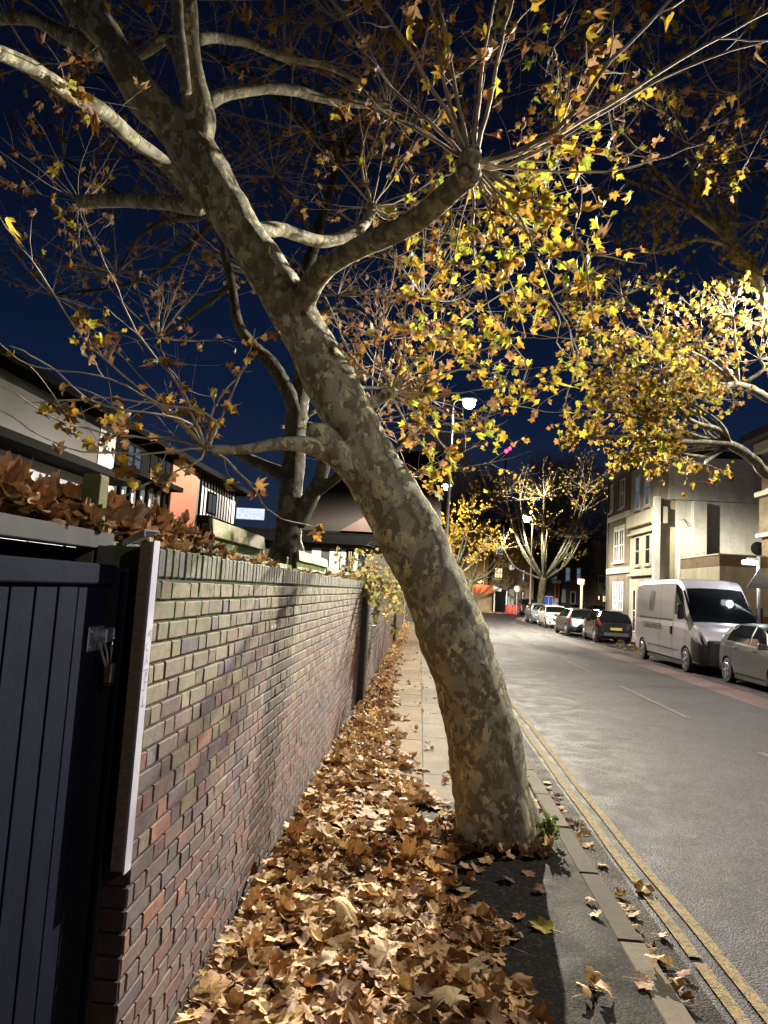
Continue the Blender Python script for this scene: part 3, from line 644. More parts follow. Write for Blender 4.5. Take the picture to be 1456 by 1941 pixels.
sheet('tarmac_pavement',[(-.9,-20),(1.136,-20),(1.136,6.05),(.75,6.34),(.15,6.34),(.1,7.05),(-.2,7.2),(-.9,7.0)],.003,M['tarmac'],.015)
b=MB(); y=-6
while y<60:
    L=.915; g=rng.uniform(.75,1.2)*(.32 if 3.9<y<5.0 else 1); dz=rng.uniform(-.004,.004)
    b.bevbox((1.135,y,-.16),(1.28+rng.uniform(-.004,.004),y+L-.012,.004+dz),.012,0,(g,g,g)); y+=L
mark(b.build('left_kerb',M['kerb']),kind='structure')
sheet('gutter_channel',[(1.28,-20),(1.50,-20),(1.48,60),(1.28,60)],-.096,M['channel'])

b=MB()
for x0,x1 in ((1.535,1.605),(1.675,1.745)):
    segs=[(-10,4.08),(4.14,45)] if x0<1.6 else [(-10,45)]
    for y0,y1 in segs:
        yy=y0
        while yy<y1:
            y2=min(y1,yy+.5); w=.012*math.sin(yy*.7)+.006*math.sin(yy*3.1)+(.028 if x0>1.6 and yy>4.2 else 0)*0
            w2=.012*math.sin(y2*.7)+.006*math.sin(y2*3.1)
            b.add([(x0+w,yy,-.088),(x1+w,yy,-.088),(x1+w2,y2,-.088),(x0+w2,y2,-.088)],[(0,1,2,3)]); yy=y2
mark(b.build('double_yellow_lines',M['yellow']),kind='structure')
b=MB()
for k in range(9):
    y0=.3+6.8*k-.0; y0=5.8+6.75*(k-1); b.add([(4.58,y0,-.092),(4.68,y0,-.092),(4.68,y0+4.2,-.092),(4.58,y0+4.2,-.092)],[(0,1,2,3)])
for k in range(28):
    y0=9+1.4*k; b.add([(7.78,y0,-.092),(7.86,y0,-.092),(7.86,y0+.75,-.092),(7.78,y0+.75,-.092)],[(0,1,2,3)])
for y0,y1,x0,x1 in ((27.3,27.42,7.0,7.9),(28.4,28.5,6.9,7.7),(27.6,28.3,7.05,7.15),(27.6,28.3,7.35,7.45),(27.6,28.3,7.6,7.66)):
    b.add([(x0,y0,-.087),(x1,y0,-.087),(x1,y1,-.087),(x0,y1,-.087)],[(0,1,2,3)])
mark(b.build('white_road_markings',M['white_line']),kind='structure')
ps=[(-5,6.75,7.55),(12,6.75,7.6),(22,6.75,7.55),(30,6.65,7.35),(40,6.5,7.0),(47,6.45,6.85),(52,6.55,6.95),(55,7.0,7.4),(56.5,7.9,8.2)]
b=MB()
for (y0,a0,c0),(y1,a1,c1) in zip(ps,ps[1:]): b.add([(a0,y0,-.096),(c0,y0,-.096),(c1,y1,-.096),(a1,y1,-.096)],[(0,1,2,3)])
mark(b.build('pink_road_strip',M['pink']),kind='structure')
sheet('right_pavement',[(10.1,-30),(12.5,-30),(12.5,60),(10.1,60)],0.0,M['conc'],.14,(.75,.75,.75))
sheet('right_kerb',[(9.95,-30),(10.09,-30),(10.09,56),(9.95,56)],.006,M['kerb'],.16,(1,1,1.01))
sheet('pavement_buildout',[(8.1,57.2),(10.09,56.02),(12.5,60.01),(12.5,64.5),(9.0,64.5),(8.0,60)],0.003,M['conc'],.14,(.8,.8,.8))
sheet('far_pavement',[(-40,78.6),(60,78.6),(60,89),(-40,89)],0.0,M['conc'],.14,(.8,.78,.76))
# ------------------------------------------------------------------ brick wall
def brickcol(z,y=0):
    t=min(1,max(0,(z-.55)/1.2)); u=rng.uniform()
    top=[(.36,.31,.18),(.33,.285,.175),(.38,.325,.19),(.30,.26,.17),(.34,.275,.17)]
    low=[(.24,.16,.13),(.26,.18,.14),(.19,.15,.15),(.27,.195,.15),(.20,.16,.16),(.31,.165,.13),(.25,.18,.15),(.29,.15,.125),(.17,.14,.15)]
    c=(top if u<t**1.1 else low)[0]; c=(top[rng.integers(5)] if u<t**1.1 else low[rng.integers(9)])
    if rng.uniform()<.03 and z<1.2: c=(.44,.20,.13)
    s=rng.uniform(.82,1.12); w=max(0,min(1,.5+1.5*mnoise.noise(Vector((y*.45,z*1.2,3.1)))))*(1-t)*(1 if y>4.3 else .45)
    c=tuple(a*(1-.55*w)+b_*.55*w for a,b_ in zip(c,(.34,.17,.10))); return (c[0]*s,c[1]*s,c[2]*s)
def brickwall(name,label,y0,y1,xf,ztop=1.88,thick=.22,cope=True):
    e=thing(name,label,'wall',(xf-thick/2,y0,0),group=None)
    b=MB(); nrow=int(math.ceil((ztop-.107+.06)/.0715))
    for r in range(nrow):
        z=ztop-.107-(nrow-r)*.0715; y=y0-(0 if r%2==0 else .158); k=0
        while y<y1-.02:
            L=.202 if k%2==0 else .095; a=max(y,y0); c=min(y+L,y1)
            if c-a>.03:
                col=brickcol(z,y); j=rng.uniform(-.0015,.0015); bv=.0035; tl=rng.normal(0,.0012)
                f=xf+j; zb=z+rng.uniform(-.0012,.0012); zt=z+.0605+rng.uniform(-.0015,.0015); B=xf-.05
                q=lambda s=.0016: rng.uniform(-s,s)
                vs=[(B,a,zb),(B,c,zb),(B,c,zt),(B,a,zt),
                    (f-bv,a+q(),zb+q()),(f-bv,c+q(),zb+q()),(f-bv,c+q(),zt+q()),(f-bv,a+q(),zt+q()),
                    (f+tl,a+bv+q(),zb+bv),(f,c-bv+q(),zb+bv),(f-tl,c-bv+q(),zt-bv+q()),(f,a+bv+q(),zt-bv+q())]
                b.add(vs,[(0,1,5,4),(1,2,6,5),(2,3,7,6),(3,0,4,7),(4,5,9,8),(5,6,10,9),(6,7,11,10),(7,4,8,11),(8,9,10,11)],0,col)
            y+=L+.011; k+=1
        # end face bricks
        col=brickcol(z); b.box((xf-thick+.002,y0-.004+rng.uniform(-.003,.002),z),(xf-.006,y0+.03,z+.0605),0,tuple(x*.5 for x in col))
    b.box((xf-thick,y0+.006,-.1),(xf-.0125,y1-.004,ztop-.109),1)
    b.build('brickwork',[M['brick'],M['mortar']],e)
    if cope:
        b=MB(); y=y0
        while y<y1-.03:
            g=rng.uniform(.75,1.15); c=(.30*g,.295*g,.25*g) if rng.uniform()<.8 else (.26*g,.23*g,.15*g)
            z0=ztop-.102; b.bevbox((xf-thick-.004,y+q(.002),z0),(xf+rng.uniform(-.001,.004),min(y+.0605,y1),ztop+rng.uniform(-.006,.003)),.005,0,c); y+=.0695
        b.box((xf-thick,y0+.005,ztop-.108),(xf-.012,y1-.005,ztop-.012),1)
        b.build('coping',[M['brick'],M['mortar']],e)
    return e
w1=brickwall('brick_wall','long old brick garden wall running from the navy gate, nearest stretch',2.395,11.15,-.9)
# chipped white paint spot on the wall
b=MB(); b.box((-.898,4.33,1.50),(-.8945,4.40,1.522),0); b.box((-.898,4.42,1.502),(-.8945,4.49,1.522),0); b.build('paint_splash',M['white'],w1)
brickwall('brick_wall','brick garden wall beyond the first black post, draped with dry vines',11.42,24.0,-.83,1.86)
brickwall('brick_wall','far brick garden wall past the second black post, seen beside the trunk',24.4,36,-.80,1.86)
brickwall('brick_wall','farthest brick wall stretch, hidden mostly by the leaning trunk',36.3,50,-.82,1.86)
def wallpost(y,label,xo=-.80):
    e=thing('wall_post',label,'post',(xo-.06,y,0),group='black steel posts in the garden wall')
    b=MB(); b.box((xo-.14,y,0),(xo-.02,y+.05,1.88)); b.box((xo-.14,y+.16,0),(xo-.02,y+.21,1.88)); b.box((xo-.10,y+.05,0),(xo-.08,y+.16,1.875)); b.build('post',M['gatedark'],e)
    b=MB(); b.tube([(xo,y+.08,.02),(xo,y+.08,1.84)],.022,8); b.build('pipe',M['grime'],e)
wallpost(11.17,'black steel post closing the nearest wall stretch'); wallpost(24.05,'second black post along the wall, further off',-.78); wallpost(36.05,'third black post along the wall, farthest',-.76)
# ------------------------------------------------------------------ gate
g=thing('garden_gate','navy boarded garden gate with a hasp, beside the near end of the brick wall','gate',(-1.06,1.5,0))
b=MB(); ys=[.2,.32,.44,.56,.68,.80,.92,1.04,1.16,1.28,1.40,1.52,1.645,1.765,1.885,2.005,2.125,2.235,2.335]
for a,c in zip(ys,ys[1:]): b.bevbox((-1.075,a+.0045,.06),(-1.04+rng.uniform(-.0015,.0015),c-.0035,1.755),.002)
b.box((-1.085,.2,.08),(-1.060,2.335,1.74),1); b.build('boards',[M['gate'],M['black']],g)
b=MB(); b.bevbox((-1.09,.2,1.745),(-1.018,2.34,1.81),.005); b.build('top_rail',M['gate'],g)
b=MB()
HB=MB(); _b=b; b=HB
b.bevbox((-1.04,2.165,1.395),(-1.034,2.275,1.475),.003)                        # hasp plate
for yy,zz in ((2.18,1.46),(2.18,1.41),(2.255,1.41)): b.lathe([(.006,0),(.006,.003),(.003,.005)],(-1.034,yy,zz),'x',10)
b.tube([(-1.02,2.16+.03,1.437),(-1.018,2.34,1.44)],.0085,10); b.lathe([(.014,-.008),(.016,0),(.014,.008),(.004,.012)],(-1.012,2.318,1.437),'x',12)
b.bevbox((-1.036,2.235,1.42),(-1.008,2.262,1.468),.004); b.bevbox((-1.036,2.29,1.42),(-1.008,2.312,1.468),.004)
b.tube([(-1.02,2.215,1.425),(-1.01,2.222,1.38),(-1.006,2.24,1.35),(-1.012,2.25,1.345)],.0055,8)
b.tube([(-1.014,2.235,1.425),(-1.006,2.243,1.39),(-1.004,2.25,1.355)],.0045,8)
HB.v=[(x,y+.05,z+.135) for x,y,z in HB.v]
b.build('hasp',M['steel'],g,smooth=False)
p=thing('padlock','small brass padlock on a steel shackle hanging from the gate hasp','padlock',(-1.005,2.34,1.42))
b=MB(); b.tube([(-1.006,2.325,1.485),(-1.006,2.325,1.545),(-1.006,2.33,1.56),(-1.006,2.342,1.566),(-1.006,2.354,1.56),(-1.006,2.359,1.545),(-1.006,2.359,1.485)],.0052,10); b.build('shackle',M['chrome'],p,smooth=True)
b=MB(); b.bevbox((-1.020,2.310,1.425),(-.992,2.374,1.488),.004); b.build('body',M['brass'],p)
b=MB(); b.bevbox((-1.018,2.312,1.414),(-.994,2.372,1.424),.003); b.build('base_cap',M['plastic'],p)
g2=thing('gate_post','black gate post between the navy gate and the brick wall end','post',(-1.0,2.37,0))
b=MB(); b.bevbox((-1.10,2.345,0),(-.985,2.388,1.80),.004); b.build('post',M['gatedark'],g2)
b=MB(); b.bevbox((-1.0,2.338,0),(-.982,2.35,1.79),.003); b.build('draught_strip',M['grime'].copy() if False else M['gate'],g2)
e=thing('timber_batten','long brown timber batten with a white painted edge fixed to the wall end','batten',(-.93,2.33,.8))
b=MB(); b.bevbox((-.946,2.335,.835),(-.906,2.392,1.895),.002); b.build('timber',M['battenwood'],e)
b=MB(); b.bevbox((-.9055,2.337,.825),(-.899,2.392,1.90),.001); b.build('white_edge',M['white'],e)
# handwriting on the white edge: strokes in (along y, z)
b=MB()
def stroke(pts,w=.0028):
    for (y0,z0),(y1,z1) in zip(pts,pts[1:]):
        d=Vector((y1-y0,z1-z0)).normalized(); n_=Vector((-d.y,d.x))*w/2
        b.add([(-.8982,y0+n_.x,z0+n_.y),(-.8982,y0-n_.x,z0-n_.y),(-.8982,y1-n_.x,z1-n_.y),(-.8982,y1+n_.x,z1+n_.y)],[(0,1,2,3)])
def S(pts): stroke([(2.337+.055*u, 1.60-.30*v) for u,v in pts])
S([(.2,.06),(.75,0),(.75,.11)]); S([(.45,.035),(.75,.07)]); S([(.5,.14),(.15,.16),(.2,.21),(.6,.23)])
S([(.45,.27),(.5,.33),(.15,.38)]); S([(.5,.33),(.7,.38)]); S([(.1,.44),(.75,.43),(.6,.5),(.4,.46)]); S([(.5,.48),(.35,.55)])
S([(.75,.58),(.4,.56),(.5,.62),(.45,.67),(.2,.64)]); S([(.45,.72),(.45,.83)]); S([(.2,.82),(.45,.84),(.85,.82)]); S([(.45,.84),(.5,.79)])
b.build('handwriting',M['ink'],e)
e=thing('broken_gutter_piece','small white plastic offcut lying across the wall top at the batten','offcut',(-1.0,2.5,1.9))
b=MB(); mt=Matrix.Translation((-1.0,2.46,1.915))@Matrix.Rotation(R(-40),4,'Z')@Matrix.Rotation(R(-14),4,'Y'); b.bevbox((-.07,-.028,-.004),(.085,.028,.004),.002,mat=mt); b.bevbox((-.07,-.03,-.022),(.085,-.026,.004),.001,mat=mt); b.build('strip',M['white'],e)
# ------------------------------------------------------------------ lean-to behind the gate with leaves on it
e=thing('lean_to_shed','low mossy lean-to shed roof behind the gate, heaped with brown leaves','shed',(-1.8,2.6,0))
b=MB(); b.box((-2.5,.2,0),(-1.2,4.9,1.863)); b.build('wall',M['timber'],e)
b=MB(); sl=lambda x: 1.90+(-1.14-x)*.10
b.add([(-1.14,.2,sl(-1.14)),(-1.14,4.95,sl(-1.14)),(-2.6,4.95,sl(-2.6)),(-2.6,.2,sl(-2.6)),(-1.14,.2,sl(-1.14)-.04),(-1.14,4.95,sl(-1.14)-.04),(-2.6,4.95,sl(-2.6)-.04),(-2.6,.2,sl(-2.6)-.04)],[(0,1,2,3),(7,6,5,4),(0,4,5,1),(1,5,6,2),(2,6,7,3),(3,7,4,0)]); b.build('roof',M['fencemoss'],e)
b=MB(); b.bevbox((-1.138,.2,1.865),(-1.118,2.52,1.925),.003); b.bevbox((-1.138,2.6,1.855),(-1.118,4.9,1.90),.003); b.build('fascia',M['fascia_old'],e)
e=thing('wooden_post','green mossy wooden post standing in the leaf heap above the gate','post',(-1.16,2.44,0))
b=MB(); b.bevbox((-1.20,2.40,0),(-1.135,2.47,2.125),.004); b.build('post',M['postwood'],e)
b=MB(); b.bevbox((-1.133,2.405,1.78),(-1.122,2.44,2.02),.002); b.build('cleat',M['fencemoss'],e)
# board fence behind the wall
def boards(name,label,y0,y1,x,zb,tilt,rows,seedc):
    e=thing(name,label,'fence panel',(x,y0,zb),group=None); b=MB()
    for r in range(rows):
        yy=y0; 
        while yy<y1:
            y2=min(y1,yy+rng.uniform(.55,.95)); mt=Matrix.Translation((x+.018*r,0,zb+r*.082+rng.uniform(-.003,.003)))@Matrix.Rotation(R(-9),4,'Y')
            b.bevbox((-.011,yy+.003,0),(.010,y2-.003,.098 if r else .09),.003,(r==0)*1,mat=mt); yy=y2
    b.build('boards',[M['fencewood'],M['fencemoss']],e)
    for ya in (y0+.1,y1-.17): b=MB(); b.bevbox((x-.07,ya,zb-1.9),(x-.02,ya+.07,zb+.16),.003); b.build('stake',M['postwood'],e)
boards('board_fence','two rows of pale mossy fence boards above the wall, next to the leaf heap',3.78,5.08,-1.16,1.93,0,2,0)
boards('board_fence','pale mossy fence boards above the wall, just right of the garden tree trunk',6.55,8.6,-1.16,1.92,0,2,1)
boards('board_fence','low sagging single fence board above the wall past the taller boards',8.8,11.6,-1.17,1.93,0,1,1)
boards('board_fence','low weathered rail board between the two taller fence pieces',5.2,6.45,-1.18,1.86,0,1,1)
# ------------------------------------------------------------------ leaf litter
def scatter(n, fx, fy, z, size, pal, curl, tilt, tmpl, lst=None):
    P=[];
    for k in range(n):
        x=fx(k); y_=fy(k,x); P.append((x,y_,z(x,y_)))
    P=np.array(P); Nn=rng.normal(0,tilt,(n,3)); Nn[:,2]=1.0*np.sign(rng.uniform(-.25,1,n)); D=rng.normal(size=(n,3)); D[:,2]*=.2
    return leaf_cloud(P,Nn,D,rng.uniform(*size,n),np.array([pick(pal) for _ in range(n)]),rng.uniform(*curl,n),tmpl)
def edge(y):
    return float(np.interp(y,[0,2.6,3.1,3.5,3.9,4.6,5.2,5.7,6.4,7.2,8.0,9.0,10.5,13,20,40],[.95,.96,.80,.52,.44,.33,.28,.16,.10,-.04,-.18,-.24,-.32,-.42,-.56,-.62]))
oneleaf_list=[]
def dens_pts(n,y0,y1):
    out=[]
    while len(out)<n:
        y=rng.uniform(y0,y1); x=rng.uniform(-.9,1.0); e_=edge(y)+.09*math.sin(y*5.1)+.06*math.sin(y*11.3)
        if x<e_+rng.exponential(.05)-.05 and not (abs(x-.66)<.36 and abs(y-5.62)<.36): out.append((x,y))
    return np.array(out)
def litter(xy,size,curl,tilt,tmpl,zh,pal=TAN):
    n=len(xy); hump=np.array([max(0,min(1,(edge(y)-x)/.35)) for x,y in xy]); wallb=np.clip(1-(xy[:,0]+.9)/.35,0,1)
    z=.012+rng.uniform(0,1,n)*zh*(hump*.8+.2)+wallb*.04*rng.uniform(0,1,n)
    P=np.column_stack([xy,z]); P[:,0]=np.maximum(P[:,0],-.80)
    Nn=rng.normal(0,tilt,(n,3)); Nn[:,2]=np.where(rng.uniform(size=n)<.3,-1,1); D=rng.normal(size=(n,3)); D[:,2]*=.15
    sz=rng.uniform(size[0],size[1],n); cu=rng.uniform(*curl,n)
    return leaf_cloud(P,Nn,D,sz,np.array([pick(pal) for _ in range(n)]),cu,tmpl)
def merge(lst):
    Vs=[];Fs=[];Cs=[];o=0
    for V,F,C in lst: Vs.append(V);Fs.append(F+o);Cs.append(C);o+=len(V)
    return np.vstack(Vs),np.vstack(Fs),np.vstack(Cs)
L1=litter(dens_pts(1000,2.1,4.6),(.065,.12),(.08,.5),.15,T_HI,.055)
L1c=litter(dens_pts(900,2.1,4.6),(.06,.115),(.1,.6),.16,T_DR,.055)
L1b=litter(dens_pts(1100,2.1,5.0),(.045,.085),(.4,1.1),.25,T_DR,.06)
L2=litter(dens_pts(1150,4.6,7.6),(.065,.115),(.12,.8),.18,T_DR,.05)
L3=litter(dens_pts(1000,7.6,13),(.06,.105),(.25,1.0),.35,T_LO,.06)
L4=litter(dens_pts(2300,13,45),(.05,.10),(.25,1.0),.35,T_LO,.06)
xy=np.column_stack([rng.uniform(-.85,.9,260),rng.uniform(6.4,24,260)]); L5=litter(xy[rng.uniform(size=260)<.8],(.04,.07),(.3,1.1),.3,T_LO,.0)
def petioles(n,y0,y1):
    xy=dens_pts(n,y0,y1); a=rng.uniform(0,6.28,n); L=rng.uniform(.04,.09,n); z=rng.uniform(.03,.08,n); z2=z+rng.normal(0,.015,n)
    P0=np.column_stack([xy,z]); P1=P0+np.column_stack([np.cos(a)*L,np.sin(a)*L,z2-z]); w=np.column_stack([-np.sin(a),np.cos(a),np.zeros(n)])*.0014
    V=np.stack([P0+w,P0-w,P1-w,P1+w],1).reshape(-1,3); o=(np.arange(n)*4)[:,None,None]; F=(np.array([[0,1,2],[0,2,3]])[None]+o).reshape(-1,3)
    return V,F,np.tile((.42,.28,.14),(len(V),1))
_a=np.concatenate([rng.uniform(1.6,5.4,75),rng.uniform(-.9,1.6,14)]); _r=rng.uniform(.31,.50,89)
_P=np.column_stack([.66+_r*np.cos(_a),5.62+_r*np.sin(_a),rng.uniform(.01,.05,89)]); _N=rng.normal(0,.35,(89,3)); _N[:,2]=1; _D=rng.normal(size=(89,3)); _D[:,2]*=.2
_P=_P[_P[:,0]<1.05]; _k=len(_P)
L6=leaf_cloud(_P,_N[:_k],_D[:_k],rng.uniform(.05,.085,_k),np.array([pick(TAN+BROWN) for _ in range(_k)]),rng.uniform(.3,1.1,_k),T_DR)
V,F,C=merge([L6,L1,L1b,L1c,L2,L3,L4,L5,petioles(420,2.1,6.5)])
o=np_mesh('leaf_litter',V,F,M['litter'],C); mark(o,'deep drift of dry tan plane leaves along the brick wall on the pavement','leaf litter',kind='stuff')
for (px,py,sz_,cc) in ((470,1665,.15,(.30,.14,.06)),(560,1585,.13,(.26,.11,.05)),(735,1815,.13,(.80,.64,.40)),(640,1740,.14,(.66,.48,.22)),(860,1905,.14,(.60,.46,.25))):
    oneleaf_list.append((px,py,sz_,cc))
# leaves on lean-to roof
xs=rng.uniform(-1.95,-1.13,2000); ys_=rng.uniform(1.0,4.0,2000); keep=ys_<3.85+.12*np.sin(xs*20)
xs=xs[keep]; ys_=ys_[keep]; k=len(xs); hh=.12*np.clip((-1.08-xs)/.25,0,1)
zz=1.90+(-1.14-xs)*.10+.01+rng.uniform(0,1,k)*hh+.03
Nn=rng.normal(0,.30,(k,3)); Nn[:,2]=1; D=rng.normal(size=(k,3)); D[:,2]*=.15
V,F,C=leaf_cloud(np.column_stack([xs,ys_,zz]),Nn,D,rng.uniform(.05,.09,k),np.array([pick(BROWN+[(.34,.17,.07),(.40,.22,.1)]) for _ in range(k)]),rng.uniform(.4,1.2,k),T_DR)
def topleaves(n,y0,y1):
    P=np.column_stack([rng.uniform(-1.13,-.93,n),rng.uniform(y0,y1,n),1.895+rng.uniform(0,.02,n)]); Nn=rng.normal(0,.3,(n,3)); Nn[:,2]=1; D=rng.normal(size=(n,3)); D[:,2]*=.2
    return leaf_cloud(P,Nn,D,rng.uniform(.035,.065,n),np.array([pick(BROWN+TAN) for _ in range(n)]),rng.uniform(.4,1.4,n),T_MD)
V2,F2,C2=topleaves(45,2.6,4.6); V3,F3,C3=topleaves(40,5.0,10.5)
V,F,C=merge([(V,F,C),(V2,F2,C2),(V3,F3,C3)])
mark(np_mesh('roof_leaf_heap',V,F,M['litter'],C),'heap of brown curled leaves piled above the gate and wall','leaf heap',kind='stuff')
# far leaves at the junction and under the cars
V,F,C=scatter(500,lambda k:rng.uniform(3.5,12.5),lambda k,x:77.6+rng.normal(0,.5)+rng.uniform(0,1.2),lambda x,y:-.085,(.12,.2),TAN,(.3,1),.4,T_LO)
V2,F2,C2=scatter(260,lambda k:rng.uniform(8.0,9.9),lambda k,x:rng.uniform(28,50),lambda x,y:-.085,(.06,.12),YEL+TAN,(.3,1),.4,T_LO)
V,F,C=merge([(V,F,C),(V2,F2,C2)])
mark(np_mesh('gutter_leaf_litter',V,F,M['litter'],C),'loose leaves along the far junction kerb and under the parked cars','leaf litter',kind='stuff')
# single fallen leaves one can count
def oneleaf(px,py,size,col,z,curl,label,group=None,rot=None,name='fallen_leaf'):
    p=on_ground(px,py,z); nn=np.array([[rng.normal(0,.22),rng.normal(0,.22),1.0]]); a=rng.uniform(0,6.28) if rot is None else rot
    V,F,C=leaf_cloud([(0,0,0)],nn,[(math.cos(a),math.sin(a),0)],np.array([size]),np.array([col]),np.array([curl]),T_HI)
    V[:,2]+=max(0.004,-V[:,2].min()*.8)
    d=np.array([math.cos(a),math.sin(a),0]); s=-d; n0=len(V); q=np.array([-d[1],d[0],0])*.0016; e_=s*size*.9+np.array([0,0,size*.12]); m_=s*size*.45+np.array([0,0,.012])
    z0=np.array([0,0,.012])
    V=np.vstack([V,[z0+q,z0-q,m_+q,m_-q,e_+q,e_-q]]); F=np.vstack([F,[[n0,n0+1,n0+2],[n0+1,n0+3,n0+2],[n0+2,n0+3,n0+4],[n0+3,n0+5,n0+4]]]); C=np.vstack([C,np.tile(np.array(col)*.8,(6,1))])
    o=np_mesh(name,V,F,M['litter'],C); o.location=p; mark(o,label,'leaf',group); return o
oneleaf(1035,1762,.105,(.62,.50,.08),.006,.45,'yellow and tan leaf lying alone on the black tarmac in the foreground',rot=2.6)
oneleaf(1220,1685,.10,(.48,.33,.14),-.085,.8,'curled tan leaf lying across the double yellow lines')
oneleaf(995,1478,.085,(.60,.42,.06),.01,.7,'bright yellow leaf caught on the kerb right of the trunk')
for (px,py,sz_,cc),lb in zip(oneleaf_list,('large dark red brown leaf standing against the wall base in the litter','dark brown leaf at the wall base, farther along than the large dark one','pale cream leaf lying on top of the litter near the bottom centre','broad tan leaf on top of the litter in the foreground left','tan leaf on the litter by the bottom edge, below the yellow one')):
    oneleaf(px,py,sz_,cc,.085,.55,lb)
TL=('dry brown leaf lying on the bare tarmac near the tree base','single leaves on the tarmac pavement')
for (x,y) in [(1000,1655),(1018,1690),(960,1668),(905,1650),(895,1672),(928,1625),(880,1648),(985,1738),(1130,1735),(1118,1712),(890,1700),(925,1600),(965,1600),(812,1520),(850,1470),(835,1530)]: oneleaf(x,y,rng.uniform(.055,.085),pick(TAN),.006,rng.uniform(.2,.6),*TL)
GL=('brown leaf lying in the gutter beside the left kerb','single leaves in the gutter')
for (x,y) in [(1040,1495),(1048,1508),(1056,1520),(1064,1534),(1072,1545),(1078,1560),(1092,1568),(1100,1558),(1050,1530),(1062,1512),(1108,1580),(1115,1605),(1095,1590),(1175,1715),(1185,1725),(1168,1740),(1195,1735),(1255,1776),(1235,1800),(1262,1830),(1280,1868),(1248,1850),(1275,1885),(1300,1900),(1290,1850),(1205,1762),(1228,1868),(1058,1545),(1035,1484),(1183,1700),(1210,1780),(1240,1815),(1255,1860),(1268,1905),(1140,1640)]: oneleaf(x,y,rng.uniform(.05,.08),pick(TAN[:-1]+BROWN),-.09,rng.uniform(.2,.7),*GL)
KL=('curled leaf resting on the kerb stone in the foreground','leaves on the kerb stones')
for (x,y) in [(1130,1870),(1140,1885),(1240,1838),(1215,1862),(1125,1855),(1015,1530),(1105,1890)]: oneleaf(x,y,rng.uniform(.06,.09),pick(TAN),.012,rng.uniform(.4,.8),*KL)
# ------------------------------------------------------------------ weed at the foot of the tree, climbing vine
e=thing('weed_clump','small green weed growing at the foot of the leaning tree by the kerb','weed',(1.02,5.5,0))
Vl=[];cl=[]
for k in range(85):
    a=rng.uniform(0,6.28); r=rng.uniform(0,.09); h=rng.uniform(.03,.20); Vl.append((1.02+r*math.cos(a),5.5+r*.7*math.sin(a)-.02,h)); cl.append((.10+rng.uniform(0,.06),.17+rng.uniform(0,.08),.04))
k=len(Vl); V,F,C=leaf_cloud(Vl,rng.normal(size=(k,3)),np.column_stack([rng.normal(0,.6,k),rng.normal(0,.6,k),np.ones(k)]),rng.uniform(.02,.045,k),np.array(cl),np.full(k,.4),T_LO); V[:,2]=np.maximum(V[:,2],.006)
np_mesh('foliage',V,F,M['grass'],C,e)
b=MB()
for k in range(14): a=rng.uniform(0,6.28); b.tube([(1.02,5.5,.004),(1.02+.04*math.cos(a),5.5+.04*math.sin(a),.08),(1.02+.08*math.cos(a),5.48+.06*math.sin(a),.19)],[.003,.002,.001],4)
b.build('stem',M['grass'],e)
e=thing('dry_climber','tangled dry climber with pale yellow leaves spilling over the wall behind the leaning trunk','climber',(-1.0,14,1.8))
t=Tree(lambda p:pick([(.42,.36,.14),(.5,.42,.2),(.35,.25,.12),(.3,.33,.1)]),(.05,.09),(.4,1.1))
for k in range(95):
    y=rng.uniform(11.0,22); x0=rng.uniform(-1.2,-.85); a=Vector((x0,y,1.85)); t.shoot(a,(rng.uniform(-.3,.9),rng.normal(0,.5),rng.uniform(.15,1.1)),rng.uniform(.5,1.2),.007,1,3.2,-1.3,.22,4,4)
t.wood.tube([(-1.12,13.5,0),(-1.1,13.6,1),(-1.08,14,1.85)],[.03,.025,.015],7); t.finish(e,M['twig'],M['twig'],T_LO)
# ------------------------------------------------------------------ buildings
def window(house, plane, c, a0, a1, z0, z1, pane='glass', frame='frame', vb=1, hb=1, sill='stone', fw=.07, head=None, s=-1, arch=False):
    """plane 'y': wall facing -y at y=c ; plane 'x': wall facing s*x at x=c"""
    def bx(b,u0,u1,w0,w1,d0,d1,m=0):
        if plane=='y': b.box((u0,c-d1,w0),(u1,c-d0,w1),m)
        else:
            xs=sorted((c+s*d0,c+s*d1)); b.box((xs[0],u0,w0),(xs[1],u1,w1),m)
    b=MB(); F=.045
    bx(b,a0,a0+fw,z0,z1,.002,F); bx(b,a1-fw,a1,z0,z1,.002,F); bx(b,a0+fw,a1-fw,z0,z0+fw,.002,F); bx(b,a0+fw,a1-fw,z1-fw,z1,.002,F)
    for k in range(vb): u=a0+(a1-a0)*(k+1)/(vb+1); bx(b,u-fw*.35,u+fw*.35,z0+fw,z1-fw,.002,F-.008)
    for k in range(hb): w=z0+(z1-z0)*(k+1)/(hb+1); bx(b,a0+fw,a1-fw,w-fw*.35,w+fw*.35,.002,F-.004)
    f=b.build('window',M[frame],house)
    b=MB(); bx(b,a0+fw*.5,a1-fw*.5,z0+fw*.5,z1-fw*.5,.002,.016); b.build('pane',M[pane],f)
    if sill:
        b=MB(); bx(b,a0-.1,a1+.1,z0-.12,z0-.003,.0015,.14); b.build('sill',M[sill],f)
    if head:
        b=MB(); bx(b,a0-.12,a1+.12,z1+.003,z1+.22,.0015,.03); b.build('lintel',M[head],f)
    return f
def X(px,y): return at(px,1100,y).x
def Zp(px,py,y): return at(px,py,y).z
